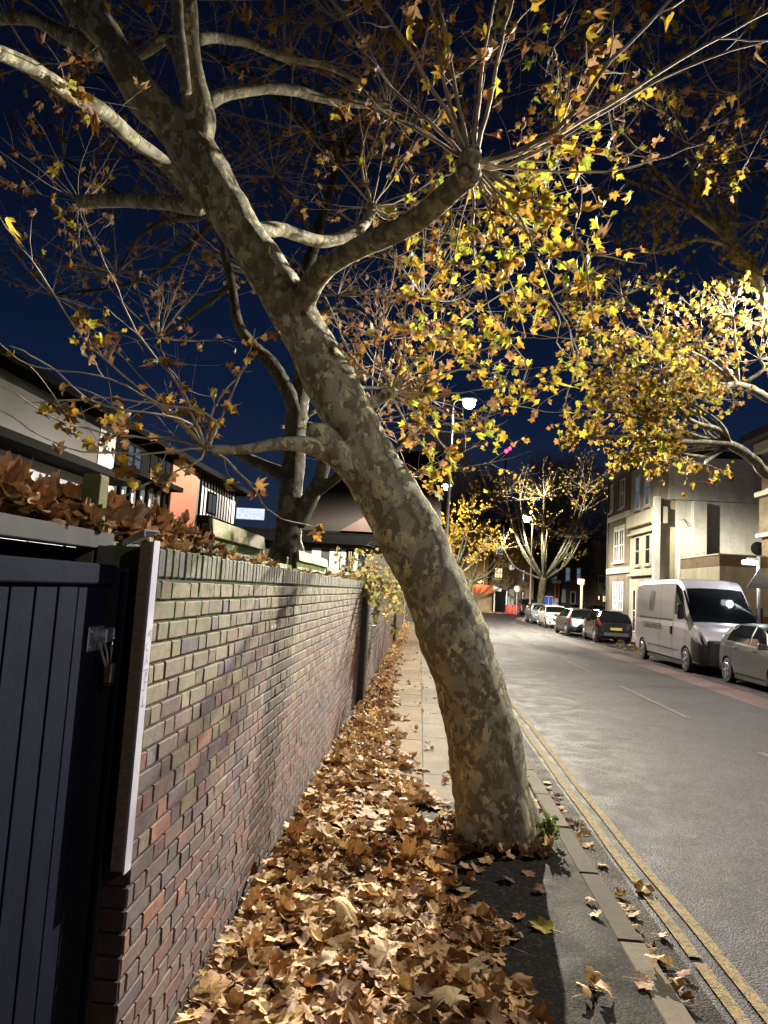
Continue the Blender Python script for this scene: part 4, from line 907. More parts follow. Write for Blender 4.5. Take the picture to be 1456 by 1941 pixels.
# --- right side: brick house end and cream rendered house
h=thing('brick_house','yellow brick house with white bands and tall sash windows, left of the cream house','house',(14.5,44,0))
b=MB(); b.box((12.0,41.8,-.1),(18,46.7,9.9)); b.build('wall',M['stock'],h)
b=MB()
for z in (3.55,6.85): b.box((11.9,41.82,z),(11.998,46.8,z+.34)); b.box((11.9,46.703,z),(18,46.8,z+.34))
b.build('string_course',M['stone'],h)
b=MB(); b.box((11.7,41.8,9.92),(18,47.0,10.1)); b.build('eaves',M['slate'],h)
for z0,z1,p,hd in ((.75,3.05,'lit_white','redbrick'),(4.25,6.25,'glass','stone'),(7.5,9.3,'glass',None)):
    window(h,'x',12.0,43.0,44.05,z0,z1,p,'frame',1,1,'stone',.1,hd); 
    if z1<9: window(h,'x',12.0,44.15,45.2,z0,z1,p,'frame',1,1,'stone',.1,hd)
window(h,'x',12.0,45.6,46.3,7.5,9.3,'glass','frame',0,1,'stone',.1)
b=MB(); b.tube([(11.93,46.6,0),(11.93,46.6,9.7)],.05,8); b.build('drainpipe',M['plastic'],h)
h=thing('cream_house','three storey cream rendered house with a blank grey side wall above the van','house',(14.5,39,0))
b=MB(); b.box((12.003,37.0,-.1),(18,41.795,9.45)); b.build('wall',M['cream'],h)
b=MB(); b.box((12.5,36.86,7.22),(17.6,36.998,9.44)); b.box((12.9,36.955,-.1),(17.6,36.998,7.21)); b.build('side_wall_render',M['gable'],h)
b=MB(); b.box((11.85,36.9,9.455),(17.7,41.79,9.62)); b.box((12.3,36.95,9.625),(17.7,41.79,9.85)); b.build('roof',M['slate'],h)
b=MB(); b.box((11.72,37.15,6.05),(12.0,41.7,6.72)); b.box((11.76,37.2,5.6),(12.0,41.68,5.7)); b.box((11.78,37.2,3.3),(12.0,41.68,3.42)); b.box((11.7,36.72,5.95),(12.4,37.14,6.8)); b.build('cornice',M['cream'],h)
b=MB(); b.box((X(1241,36.5),36.62,-.1),(X(1252,36.5),36.95,7.3)); b.box((X(1318,36.3),36.55,-.1),(X(1343,36.3),36.95,7.15)); b.box((X(1291,36.45),36.65,-.1),(X(1318,36.3)-.005,36.95,5.8)); b.build('chimney_breast',M['gable'],h)
for y0 in (38.1,39.9): window(h,'x',12.0,y0,y0+.85,3.9,5.5,'glass','cream',0,1,'cream',.06)
for y0 in (38.3,40.0): window(h,'x',12.0,y0,y0+.9,7.05,9.0,'lit_dim','frame',0,1,'cream',.1)
window(h,'x',12.0,40.4,41.1,.2,2.6,'glass','frame',0,1,None,.08)
b=MB(); b.lathe([(.02,0),(.35,.06),(.34,.09),(.02,.14)],(16.9,36.72,4.9),'y',16); b.tube([(16.9,36.8,4.9),(16.9,36.95,4.7)],.03,6); b.build('satellite_dish',M['plastic'],h)
b=MB(); b.box((15.5,36.86,8.3),(15.72,36.899,8.5)); b.box((16.0,36.9,4.3),(16.3,36.954,4.5)); b.build('vent',M['plastic'],h)
b=MB(); b.tube([(12.85,36.4,6.1),(13.3,36.93,6.2),(13.6,36.93,5.7),(13.7,36.93,6.3)],.015,5); b.build('cable',M['plastic'],h)
h=thing('garage','low white garage with a brick parapet behind the van','garage',(14,31.5,0))
b=MB(); b.box((12.05,29.5,1.55),(14.45,33.8,3.5)); b.build('rendered_wall',M['whiterender'] if False else M['cream'],h)
b=MB(); b.box((12.05,29.502,-.1),(14.45,33.798,1.548)); b.build('brick_base',M['redbrick'],h)
b=MB(); b.box((12.03,29.48,3.502),(14.47,33.82,3.95)); b.build('parapet',M['brownbrick'],h)
b=MB(); b.box((11.98,29.43,3.952),(14.5,33.86,4.0)); b.build('coping',M['stone'],h)
h=thing('corner_house','brick house with white sills and a bracketed eaves at the right edge','house',(17,26,0))
b=MB(); b.box((14.55,17,-.1),(20,31.3,9.2)); b.build('wall',M['brownbrick'],h)
b=MB(); b.prism_axis([(13.7,9.0),(14.549,9.0),(14.549,9.5),(20,12),(20,12.3),(13.7,9.35)],16.8,31.6,'y'); b.build('roof',M['slate'],h)
b=MB(); b.box((14.2,17,8.55),(14.548,31.3,8.95)); b.box((14.3,17,4.9),(14.548,31.35,5.05)); b.box((14.25,17,6.65),(14.548,31.35,6.85)); b.build('string_course',M['stone'],h)
b=MB(); b.box((14.45,17,5.06),(14.549,31.32,6.64)); 
b.build('brick_panel',M['stock'],h)
for y0 in (28.2,29.6): window(h,'x',14.55,y0,y0+1.0,6.95,8.5,'lit_white','frame',0,1,'stone',.1)
for y0 in (28.0,29.6): window(h,'x',14.55,y0,y0+1.0,2.8,4.7,'lit_warm','frame',0,1,'stone',.1)
# --- far side of the junction
h=thing('brick_flats','brown brick flats with lit windows and an oval window facing down the street','flats',(6,84,0))
YF=82
b=MB(); b.box((-6,YF,-.1),(X(1012,YF),YF+8,8.7)); b.box((-6,YF-.9,-.1),(X(925,YF-.9),YF-.003,8.9)); b.build('wall',M['brownbrick'],h)
b=MB(); b.prism_axis([(-1,8.9),(9,8.9),(4.5,10.6),(0,10.6)] if False else [(-6.4,8.92),(X(1016,YF),8.92),(X(1000,YF),10.3),(-6.4,10.3)],YF-1.2,YF+8,'y'); b.build('roof',M['tile'],h)
b=MB(); b.tube([(X(916,80.9),80.95,0),(X(918,80.9),80.95,8.8)],.07,8); b.build('drainpipe',M['stone'],h)
def fw(px0,px1,py0,py1,pane,y=YF,house=None,vb=2,hb=1,frame='timber',sill='stone'):
    window(house,'y',y,X(px0,y),X(px1,y),Zp(px0,py1,y),Zp(px0,py0,y),pane,frame,vb,hb,sill,.10)
fw(937,953,1032,1052,'lit_white',house=h); fw(936,953,1075,1096,'lit_warm',house=h)
fw(989,995,1079,1100,'lit_white',house=h,vb=0); fw(989,995,1121,1138,'lit_white',house=h,vb=0); fw(990,995,1040,1055,'lit_white',house=h,vb=0)
b=MB(); cx=X(969,YF); cz=Zp(969,1074,YF); b.lathe([(.0,0),(.38,0.001),(.38,.05),(.0,.06)],(cx,YF-.08,cz),'y',20); o=b.build('oval_window',M['frame'],h)
b=MB(); b.lathe([(.0,0),(.30,0.001),(.30,.02),(.0,.03)],(cx,YF-.11,cz-.1),'y',20); b.build('pane',M['lit_white'],o)
b=MB(); xa,xb=X(936,79.6),X(966,79.6); b.prism_axis([(xa,2.9),(xb,2.25),(xb,2.45),(xa+.2,3.4)],79.6,YF-.905,'y'); b.build('porch_roof',M['slate'],h)
b=MB(); [b.box((x,79.7,0),(x+.12,79.82,2.4)) for x in (xa+.1,xb-.3)]; b.box((xa,79.62,2.3),(xa+.9,79.66,3.0)); b.build('porch_post',M['frame'],h)
b=MB(); b.box((xa+.3,79.9,0),(xb-.4,79.96,2.2)); b.build('porch_gate',M['timber'],h)
b=MB(); b.box((X(965,YF),YF-.05,0),(X(975,YF),YF-.001,2.6)); b.build('door',M['doorgreen'],h)
b=MB(); b.box((-2,80.2,-.1),(X(934,80.2),80.4,2.0)); 
h2=thing('yard_wall','low brick yard wall topped with an orange fence, lit by a wall lamp','wall',(4.5,80.3,0)); b.build('brickwork',M['brownbrick'],h2)
b=MB(); b.box((X(893,80.2),80.22,2.003),(X(936,80.2),80.34,2.9)); b.build('fence_boards',M['orange'],h2)
h3=thing('wall_lamp','small orange glowing bulkhead lamp above the fence of the flats','lamp',(X(910,80.6),80.6,2.9))
b=MB(); px_=X(910,80); b.lathe([(.02,-.12),(.17,-.08),(.2,0),(.17,.08),(.02,.12)],(px_,80.1,3.25),'z',12); b.build('globe',M['bulb_orange'],h3)
b=MB(); b.box((px_-.05,80.2,2.88),(px_+.05,80.3,3.4)); b.box((px_-.2,80.0,3.38),(px_+.2,80.3,3.42)); b.build('bracket',M['plastic'],h3)
h=thing('dark_terrace','unlit dark terrace with pale sash windows across the junction','terrace',(18,92,0)); YT=88
b=MB(); b.box((X(1013,YT),YT,-.1),(X(1124,YT),YT+8,8.4)); b.build('wall',M['darkbrick'],h)
b=MB(); b.box((X(1010,YT),YT-.4,8.42),(X(1127,YT),YT+8,8.7)); b.build('roof',M['slate'],h)
fw(1045,1056,1076,1098,'lit_blue',YT,h,1,1,'frame'); fw(1071,1081,1075,1101,'lit_blue',YT,h,0,1,'frame'); fw(1092,1101,1076,1102,'lit_blue',YT,h,0,1,'frame'); fw(1082,1092,1121,1145,'glass',YT,h,0,0,'frame',None); fw(1066,1073,1117,1142,'lit_dim',YT,h,0,0,'frame',None)
b=MB(); a0,a1=X(1044,YT),X(1060,YT); b.box((a0,YT-1.2,Zp(1050,1106,YT)),(a1,YT-.002,Zp(1050,1100,YT)),0); b.build('porch_cornice',M['stone'],h)
b=MB(); b.box((a0+.25,YT-1.1,0),(a0+.7,YT-.7,Zp(1050,1106,YT)-.005)); b.box((a1-.5,YT-1.1,0),(a1-.15,YT-.7,Zp(1050,1106,YT)-.005)); b.build('porch_pillar',M['orange'],h)
e=thing('tarpaulin_cabin','bright blue tarpaulin covered cabin beside the terrace porch','cabin',(X(1040,84),84,0))
b=MB(); a0,a1=X(1031,84),X(1048,84); b.bevbox((a0,83.6,0),(a1,85,2.0),.06); b.build('cover',M['blue'],e)
b=MB(); b.box((a0-.05,83.5,2.003),(a1+.05,85,2.10)); [b.box((x,83.55,0),(x+.06,83.598,2.0)) for x in (a0,(a0+a1)/2,a1-.06)]; b.build('frame',M['frame'],e)
e=thing('stacked_bags','pile of bright white bags beside the blue cabin','bags',(X(1053,84),84,0))
b=MB(); xx=X(1053,84)
for k,(dz,r) in enumerate(((.35,.5),(1.0,.46),(1.6,.38))): b.lathe([(r*.3,-.32),(r*.9,-.25),(r,0),(r*.85,.22),(r*.3,.32)],(xx+.05*k,84,dz),'z',12)
b.build('bags',M['whiterender'],e,smooth=True)
h=thing('end_house','brown house with lit bay windows and a bluish porch roof, right of the dark terrace','house',(25,90,0)); YE=86
b=MB(); b.box((X(1126,YE),YE,-.1),(X(1190,YE),YE+8,9.0)); b.build('wall',M['brownbrick'],h)
b=MB(); b.box((X(1124,YE),YE-.3,9.02),(X(1190,YE),YE+8,9.4)); b.build('roof',M['slate'],h)
fw(1134,1152,1090,1107,'glass',YE,h,2,0,'frame'); fw(1133,1139,1128,1138,'lit_warm',YE,h,0,0,'timber',None); fw(1142,1152,1128,1142,'lit_warm',YE,h,1,0,'timber',None)
b=MB(); a0,a1=X(1132,YE),X(1152,YE); b.prism_axis([(a0,2.75),(a1,2.45),(a1,2.6),(a0,4.0)],YE-1.0,YE-.003,'y'); b.build('porch_roof',M['grime'],h)
# --- houses behind the garden wall on the left (fronts face the street, x = -9)
h=thing('white_house','grey rendered house with dark eaves and timber bays behind the wall at the left','house',(-12,20,0)); XL=-9.0
b=MB(); b.box((-14,6,-.1),(XL,18.7,5.95)); b.build('rendered_wall',M['greyrender'],h)
b=MB(); b.box((-14,27.21,-.1),(XL-.02,33.0,6.0)); b.build('rendered_wall',M['greyrender'],h)
b=MB(); b.box((-14,18.703,-.1),(XL-.3,26.997,5.95)); b.box((-14,18.71,2.5),(XL+.02,19.7,5.96)); b.build('white_wall',M['whiterender'],h)
b=MB(); b.box((-13.5,24.4,-.1),(XL+.05,27.2,5.97)); b.build('orange_wall',M['orange'],h)
b=MB(); b.prism_axis([(XL+.55,5.93),(XL+.55,6.13),(-11.5,6.7),(-14.5,6.2),(-14.5,5.96)],5,34.3,'y'); b.build('roof',M['timber'],h)
b=MB(); b.box((-11.2,21.3,6.4),(-10.7,22,7.1)); b.box((-11.2,30.3,6.4),(-10.7,30.9,7.0)); b.build('chimney',M['darkbrick'],h)
b=MB(); b.prism_axis([(XL+.003,4.75),(XL+1.2,4.35),(XL+1.2,4.18),(XL+.003,4.18)],5.5,18.9,'y'); b.build('porch_roof',M['timber'],h)
b=MB(); b.box((XL+.003,6,2.2),(XL+.35,18.6,4.17)); b.build('porch_wall',M['whiterender'],h)
window(h,'x',XL+.35,12.5,15.0,2.9,3.95,'glass','frame',1,0,'frame',.1,s=1); window(h,'x',XL+.35,16.0,17.6,2.9,3.85,'lit_warm','frame',1,0,'frame',.1,s=1)
b=MB()
for y0 in (20.2,20.9,21.6,22.3,23.0,23.7,24.2): b.box((XL-.05,y0,2.2),(XL+.06,y0+.13,5.9))
for z0 in (4.75,): b.box((XL-.3,19.9,z0),(XL+.5,24.35,z0+.16))
b.box((XL-.298,19.71,4.92),(XL+.03,20.3,5.9)); b.box((XL-.298,21.7,4.92),(XL+.03,24.38,5.9)); b.build('timber_frame',M['timber'],h)
window(h,'x',XL+.03,20.45,21.6,4.95,5.75,'lit_blue','timber',1,1,None,.08,s=1); 
b=MB()
for k in range(12): b.box((XL-.02,27.7+.42*k,3.0),(XL+.05,27.7+.42*k+.12,5.9))
b.box((XL-.02,27.6,4.05),(XL+.5,33.1,4.3)); b.box((XL-.02,33.0,2),(XL+.07,33.2,6.0)); b.build('bay_timbers',M['timber'],h)
b=MB(); b.box((XL-.015,27.7,4.32),(XL+.03,33,5.5)); b.build('bay_panel',M['whiterender'],h)
window(h,'x',XL+.06,28.6,29.8,4.5,5.4,'lit_dim','timber',1,0,None,.07,s=1)
h=thing('dark_bungalow','low dark bungalow with a tiled roof and white doors behind the garden tree','bungalow',(-5,44,0))
b=MB(); b.box((-12,41,-.1),(1.0,50,4.2)); b.build('wall',M['darkbrick'],h)
b=MB(); b.box((-13.5,40.2,4.2),(1.0,51,4.75)); b.box((-13.5,40.15,4.76),(1.0,40.4,4.9)); b.build('fascia',M['timber'],h)
b=MB(); b.add([(-8.2,40.3,4.92),(1.0,40.3,4.92),(1,49,11.5),(-4.5,49,11.5),(1,49,4.92),(-8.2,49,4.92)],[(0,1,2,3),(3,2,4,5),(0,3,5),(1,4,2)]); b.build('roof',M['tile'],h)
b=MB(); b.prism_axis([(-4.7,4.95),(-.5,4.95),(-.5,6.6),(-1.5,7.0)],39.9,44,'y'); b.build('gable',M['pinkrender'],h)
b=MB(); 
for p0,p1 in ((622,641),(588,605),(668,676),(643,653)): b.box((X(p0-0,41),40.93,2.0),(X(p1,41),40.998,3.95))
b.build('door',M['whiterender'],h)
window(h,'y',41,X(655,41),X(667,41),2.5,3.95,'lit_warm','timber',1,1,None,.1); window(h,'y',41,X(677,41),X(692,41),2.5,3.95,'lit_dim','timber',1,1,None,.1)
h=thing('lit_depot','distant building with a bright bluish lit strip, seen left of the garden tree','building',(-16,75,0))
a0,a1=X(440,70),X(492,70); b=MB(); b.box((a0-5,70,-.1),(a1+.5,78,7.2)); b.build('wall',M['darkbrick'],h)
b=MB(); b.box((a0-3,69.95,Zp(465,984,70)),(a1,69.998,Zp(465,963,70))); b.build('lit_window_band',M['lit_blue'] if False else emit('depot_light',(.75,.85,1),1.2),h)
h=thing('red_aircraft_beacon','red warning light on a crane mast far above the trees','beacon',at(958,856,190))
c=at(960,855,190); b=MB()
b.lathe([(.1,-.5),(.45,-.3),(.5,0),(.45,.3),(.1,.5)],tuple(c),'z',10); b.lathe([(.1,-.4),(.35,-.2),(.4,0),(.35,.2),(.1,.4)],(c.x+.9,c.y,c.z+.7),'z',10); b.build('light',M['red_light'],h)
b=MB(); b.tube([(c.x,c.y+.8,0),(c.x,c.y+.8,c.z-.2)],.25,6); b.build('mast',M['plastic'],h)
# ------------------------------------------------------------------ street lamps
def lamp(label, x, y, hx, H=8.0, power=0, col=(1,.91,.72), lens='bulb_warm', az=.30, up=0):
    e=thing('street_lamp',label,'street lamp',(x,y,0),group='tall street lamps')
    b=MB(); b.lathe([(.11,0),(.11,1.3),(.085,1.36),(.075,1.4),(.055,H-.4),(.05,H-.2)],(x,y,0),'z',14); b.build('post',M['pole'],e,smooth=False)
    s=1 if hx>x else -1
    b=MB(); b.tube([(x,y,H-.25),(x+s*.05,y,H+.05),(x+s*.2,y,H+.16),(hx-s*.25,y,H+.2)],[.04,.035,.03,.03],8); b.build('arm',M['pole'],e,smooth=True)
    b=MB(); b.bevbox((hx-.36,y-.14,H+.13),(hx+.36,y+.14,H+.27),.04); b.build('head',M['pole'],e)
    b=MB(); b.lathe([(.02,-.20),(.13,-.18),(.21,-.12),(.25,-.02),(.25,.06),(.18,.12)],(hx,y,H),'z',18); b.build('lens',M[lens],e)
    if power:
        l=bpy.data.lights.new('street_lamp_light','SPOT'); l.energy=power; l.color=col; l.spot_size=R(168); l.spot_blend=.35; l.shadow_soft_size=.11
        lo=bpy.data.objects.new('light',l); COL.objects.link(lo); lo.parent=e; lo.location=(hx-x,0,H-.28)
        l.use_nodes=True; nt=l.node_tree; em=nt.nodes['Emission']; ge=nt.nodes.new('ShaderNodeNewGeometry'); sz=nt.nodes.new('ShaderNodeSeparateXYZ'); nt.links.new(ge.outputs['Incoming'],sz.inputs[0])
        cz_=math_(nt,'MAXIMUM',math_(nt,'ABSOLUTE',sz.outputs[2]),.05); mr=nt.nodes.new('ShaderNodeMapRange'); mr.interpolation_type='SMOOTHSTEP'; nt.links.new(cz_,mr.inputs[0]); mr.inputs[1].default_value=.03; mr.inputs[2].default_value=.34; mr.inputs[3].default_value=.12; mr.inputs[4].default_value=1.0; mx_=nt.nodes.new('ShaderNodeMapRange'); mx_.interpolation_type='SMOOTHSTEP'; nt.links.new(math_(nt,'ABSOLUTE',sz.outputs[0]),mx_.inputs[0]); mx_.inputs[1].default_value=.18; mx_.inputs[2].default_value=.72; mx_.inputs[3].default_value=1.0; mx_.inputs[4].default_value=az; nt.links.new(math_(nt,'MULTIPLY',math_(nt,'MULTIPLY',math_(nt,'MINIMUM',math_(nt,'POWER',math_(nt,'DIVIDE',.34,cz_),3.2),1.3),mr.outputs[0]),mx_.outputs[0]),em.inputs['Strength'])
    if up:
        l=bpy.data.lights.new('added_uplight','SPOT'); l.energy=up; l.color=col; l.shadow_soft_size=.12; l.spot_size=R(172); l.spot_blend=.2  # extra upward spot, added to brighten the bare trees and crowns above
        lo=bpy.data.objects.new('light',l); COL.objects.link(lo); lo.parent=e; lo.location=(hx-x,-.35,H+.1); lo.rotation_euler=(math.pi,0,0)
    return e
P1=165000
lamp('tall street lamp glowing through the yellow leaves right of the leaning trunk, nearest one',1.0,30.3,1.70,10.0,P1)
lamp('second street lamp along the left pavement, smaller glow halfway up the first post',1.0,55.6,1.68,10.0,60000,up=9000,lens='bulb_warm')
lamp('street lamp glowing in the pollarded tree on the far right pavement',8.9,58.5,8.4,8.1,38000,up=11000)
lamp('added fill lamp on a post on the right pavement, unseen behind the camera',10.4,-4.5,9.6,8.0,8200,(.98,.94,.93),'bulb_white')  # unseen fill lamp, added behind the camera to lift the trunk and shadows
lamp('cool white street lamp on the right pavement between the viewer and the yellow tree',10.35,13.7,9.45,9.1,52000,(1,.94,.86),'bulb_white',az=1.0)
lamp('street lamp far along the left side of the junction',-1.5,70,-1.0,8.0,12000)
ol=bpy.data.lights.new('wall_lamp_light','POINT'); ol.energy=200; ol.color=(1,.6,.2); ol.shadow_soft_size=.15
oo=bpy.data.objects.new('light',ol); COL.objects.link(oo); oo.parent=h3; oo.location=(0,-1.0,.45)
fl=bpy.data.lights.new('fitting_light','POINT'); fl.energy=120; fl.color=(.85,.93,1); fl.shadow_soft_size=.1
# short post with a lit white fitting by the garage
c=at(1438,1060,21.3)
e=thing('sign_post_light','short grey post with a lit white lamp fitting at the right edge by the van','lamp post',(c.x,c.y,0))
b=MB(); b.tube([(c.x,c.y,0),(c.x,c.y,3.35)],.045,10); b.build('post',M['grime'],e,smooth=True)
b=MB(); b.bevbox((c.x-.32,c.y-.09,3.23),(c.x-.04,c.y+.09,3.30),.02); b.build('head',M['grime'],e)
b=MB(); b.bevbox((c.x-.46,c.y-.085,3.10),(c.x-.05,c.y+.085,3.228),.03); b.build('lens',M['bulb_white'] if False else emit('white_fitting',(.85,.95,1),7),e)
fo=bpy.data.objects.new('light',fl); COL.objects.link(fo); fo.parent=e; fo.location=(-.25,.0,3.0)
sgn=MB(); sgn.prism_axis([(c.x-.37,2.42),(c.x+.37,2.42),(c.x,3.02)],c.y-.07,c.y-.055,'y')
sg=thing('triangular_sign','back of a triangular grey warning sign on the short post','sign',(c.x,c.y-.06,1.9)); sgn.build('plate',M['signback'],sg)
c=at(1103,1100,45)
e=thing('white_sign_post','slim pale post with a small box on top, behind the grey hatchback','post',(c.x,c.y,0))
b=MB(); b.tube([(c.x,c.y,0),(c.x,c.y,3.0)],.075,10); b.build('post',M['stone'],e,smooth=True)
b=MB(); b.bevbox((c.x-.24,c.y-.15,2.75),(c.x+.14,c.y+.15,3.12),.03); b.build('box',M['stone'],e)
e=thing('speed_sign','small round sign on a post in front of the brick flats','sign',(X(981,74),74,0))
x_=X(981,74); b=MB(); b.tube([(x_,74,-.1),(x_,74,2.9)],.04,8); b.build('post',M['grime'],e)
b=MB(); b.lathe([(.02,0),(.32,0.005),(.32,.03),(.02,.035)],(x_,73.9,2.6),'y',20); b.build('plate',M['grime'],e)
e=thing('street_barrier','red plastic barrier blocks in front of the brick flats entrance','barrier',(X(968,77),77,0))
b=MB(); 
for k in range(3): x0=X(960,77)+k*.75; b.bevbox((x0,76.9,-.09),(x0+.7,77.2,.9),.06)
b.build('barrier',simple('red_plastic',(.35,.03,.03),.5,var=.1),e)
# ------------------------------------------------------------------ vehicles
class Body:
    """local coordinates: +y front, x across, z up; keys are lists of (y, value)"""
    def __init__(s, top, belt, half, roofh, zb, L):
        s.top,s.belt,s.half,s.roofh,s.zb=[np.array(k,float) for k in (top,belt,half,roofh,zb)]; s.L=L
    def f(s,k,y): return float(np.interp(y,k[:,0],k[:,1]))
    def sm(s,k,y,d=.05): return (s.f(k,y-d)+2*s.f(k,y)+s.f(k,y+d))/4 if abs(y)<s.L/2-.12 else s.f(k,y)
    def ring(s,y):
        zt=s.sm(s.top,y); w=s.sm(s.half,y); zb=s.f(s.zb,y); be=min(s.f(s.belt,y),zt-.03); g=zt-be; q=min(1,max(0,g/.42)); wr=w*.93*(1-q)+s.f(s.roofh,y)*q
        return [(0,zb),(w*.86,zb),(w*.955,zb+.07),(w*.992,zb+(be-zb)*.33),(w,zb+(be-zb)*.62),(w*.985,zb+(be-zb)*.86),(w*.955,be),(w*.955*.5+wr*.5+.012*q,be+g*.48),(wr,be+g*.86),(wr*.93,zt-.035*q-.004),(wr*.5,zt-.006),(0,zt)]
    def pt(s,y,v):
        r=s.ring(y); v=min(10.9999,max(0,v)); i=int(v); t=v-i; return Vector((r[i][0]*(1-t)+r[i+1][0]*t, y, r[i][1]*(1-t)+r[i+1][1]*t))
    def mesh(s,n=56):
        ys=np.linspace(-s.L/2,s.L/2,n); V=[];F=[]; m=22
        for y in ys:
            r=s.ring(y); full=[(x,z) for x,z in r]+[(-x,z) for x,z in r[-2:0:-1]]
            V+=[(x,y,z) for x,z in full]
        for i in range(n-1):
            for j in range(m): a=i*m+j; b_=i*m+(j+1)%m; F.append((a,b_,b_+m,a+m))
        F.append(tuple(range(m))[::-1]); F.append(tuple((n-1)*m+j for j in range(m)))
        return V,F
    def patch(s,b,y0,y1,v0,v1,off=.006,side=0,nu=9,nv=6,m=0):
        """y0,y1: floats or functions of v ; side 1/-1/0 = both"""
        for sd in ((1,-1) if side==0 else (side,)):
            vs=[]
            for i in range(nv+1):
                v=v0+(v1-v0)*i/nv; a=y0(i/nv) if callable(y0) else y0; c=y1(i/nv) if callable(y1) else y1
                for j in range(nu+1):
                    y=a+(c-a)*j/nu; p=s.pt(y,v); du=s.pt(y+.02,v)-s.pt(y-.02,v); dv=s.pt(y,min(10.99,v+.05))-s.pt(y,v-.05)
                    n_=du.cross(dv); n_=n_.normalized() if n_.length>1e-9 else Vector((1,0,0))
                    if n_.x<0 and v<8: n_=-n_
                    if v>=8 and n_.z<0: n_=-n_
                    p=p+n_*off; vs.append((p.x*sd,p.y,p.z))
            fs=[]
            for i in range(nv):
                for j in range(nu): a=i*(nu+1)+j; f_=(a,a+1,a+nu+2,a+nu+1); fs.append(f_ if sd<0 else f_[::-1])
            b.add(vs,fs,m)
def wheel(e,x,y,r,w,side):
    b=MB(); s=side
    b.lathe([(r*.62,-w/2),(r*.9,-w/2),(r*.98,-w/2+.02),(r,-w*.2),(r,w*.2),(r*.98,w/2-.02),(r*.9,w/2),(r*.62,w/2)],(x,y,r),'x',32)
    t=b.build('wheel',M['rubber'],e,smooth=False)
    b=MB(); xo=x+s*(w/2+.004); 
    b.lathe([(r*.62,-.012),(r*.66,.0),(r*.62,.008),(r*.57,-.03)],(xo,y,r),'x',28)
    for k in range(5):
        a=2*math.pi*k/5+.3; mt=Matrix.Translation((xo-s*.012,y,r))@Matrix.Rotation(a,4,'X'); b.box((-.012,-r*.10,r*.05),(.012,r*.10,r*.60),0,mat=mt)
    b.lathe([(.0,-.01),(r*.17,-.01),(r*.15,.014),(.0,.02)],(xo,y,r),'x',16); b.build('rim',M['alloy'],t)
    b=MB(); b.lathe([(r*.3,-.01),(r*.61,-.008),(r*.61,.0),(r*.3,.002)],(x+s*(w/2-.03),y,r),'x',24); b.build('brake_disc',M['plastic'],t)
def vehicle(name,label,cat,body,paintm,loc,facing_cam,W,wy,wr,glass,extra=None,group=None):
    e=local_thing(name,label,cat,loc,R(180) if facing_cam else 0,group)
    V,F=body.mesh(); me=bpy.data.meshes.new('body'); me.from_pydata(V,[],F)
    tmp=bpy.data.objects.new('tmp_body',me); COL.objects.link(tmp)
    cut=MB()
    for y in wy:
        for s in (-1,1):
            cut.lathe([(wr*1.17,-.30),(wr*1.17,.30)],(s*W/2,y,wr*1.02),'x',28)
    cu=cut.build('tmp_cut',M['plastic']); md=tmp.modifiers.new('b','BOOLEAN'); md.object=cu; md.operation='DIFFERENCE'; md.solver='EXACT'
    dg=bpy.context.evaluated_depsgraph_get(); nm=bpy.data.meshes.new_from_object(tmp.evaluated_get(dg)); nm.name='body'
    bpy.data.objects.remove(tmp); bpy.data.objects.remove(cu)
    if len(nm.polygons)<200: nm=me
    nm.materials.clear(); nm.materials.append(paintm)
    nm.polygons.foreach_set('material_index',[0]*len(nm.polygons)); nm.update()
    nm.polygons.foreach_set('use_smooth',[len(p.vertices)==4 and False for p in nm.polygons])
    link_mesh('body',nm,e)
    b=MB(); b.box((-W/2+.2,wy[0]-wr*1.3,.2),(W/2-.2,wy[1]+wr*1.3,.5)); b.box((-W/2+.05,wy[0]+wr*1.25,.17),(W/2-.05,wy[1]-wr*1.25,.28)); b.build('underbody',M['plastic'],e)
    for y in wy:
        for s in (-1,1): wheel(e,s*(W/2-.11),y,wr,.2,s)
    for g_ in glass:
        for sd in ((0,) if g_['v'][1]>10 else (1,-1)):
            b=MB(); body.patch(b,g_['y'][0],g_['y'][1],g_['v'][0],g_['v'][1],g_.get('off',.006),sd); o_=b.build(g_['n'],M[g_['m']],e,smooth=g_['m']=='carglass')
            if sd==0:
                bm=bmesh.new(); bm.from_mesh(o_.data); bmesh.ops.remove_doubles(bm,verts=bm.verts,dist=.004); bm.to_mesh(o_.data); bm.free()
    if extra: extra(e,body)
    return e
def mirrors(e,body,y,W,paintm,z):
    for s in (-1,1):
        b=MB(); mt=Matrix.Translation((s*(W/2+.08),y,z)); b.bevbox((-.10,-.06,-.07),(.10,.07,.075),.03,mat=mt); b.build('mirror',paintm,e)
def text(e,txt,size,loc,rot,matn,name='lettering',ext=.002,sx=1):
    c=bpy.data.curves.new('t','FONT'); c.body=txt; c.size=size; c.extrude=ext; c.align_x='CENTER'; c.align_y='CENTER'
    o=bpy.data.objects.new('t',c); COL.objects.link(o); dg=bpy.context.evaluated_depsgraph_get(); me=bpy.data.meshes.new_from_object(o.evaluated_get(dg)); bpy.data.objects.remove(o)
    me.materials.clear(); me.materials.append(M[matn]); me.transform(Matrix.Scale(sx,4,(1,0,0))); o=bpy.data.objects.new(name,me); COL.objects.link(o); o.parent=e; o.location=loc; o.rotation_euler=rot; return o
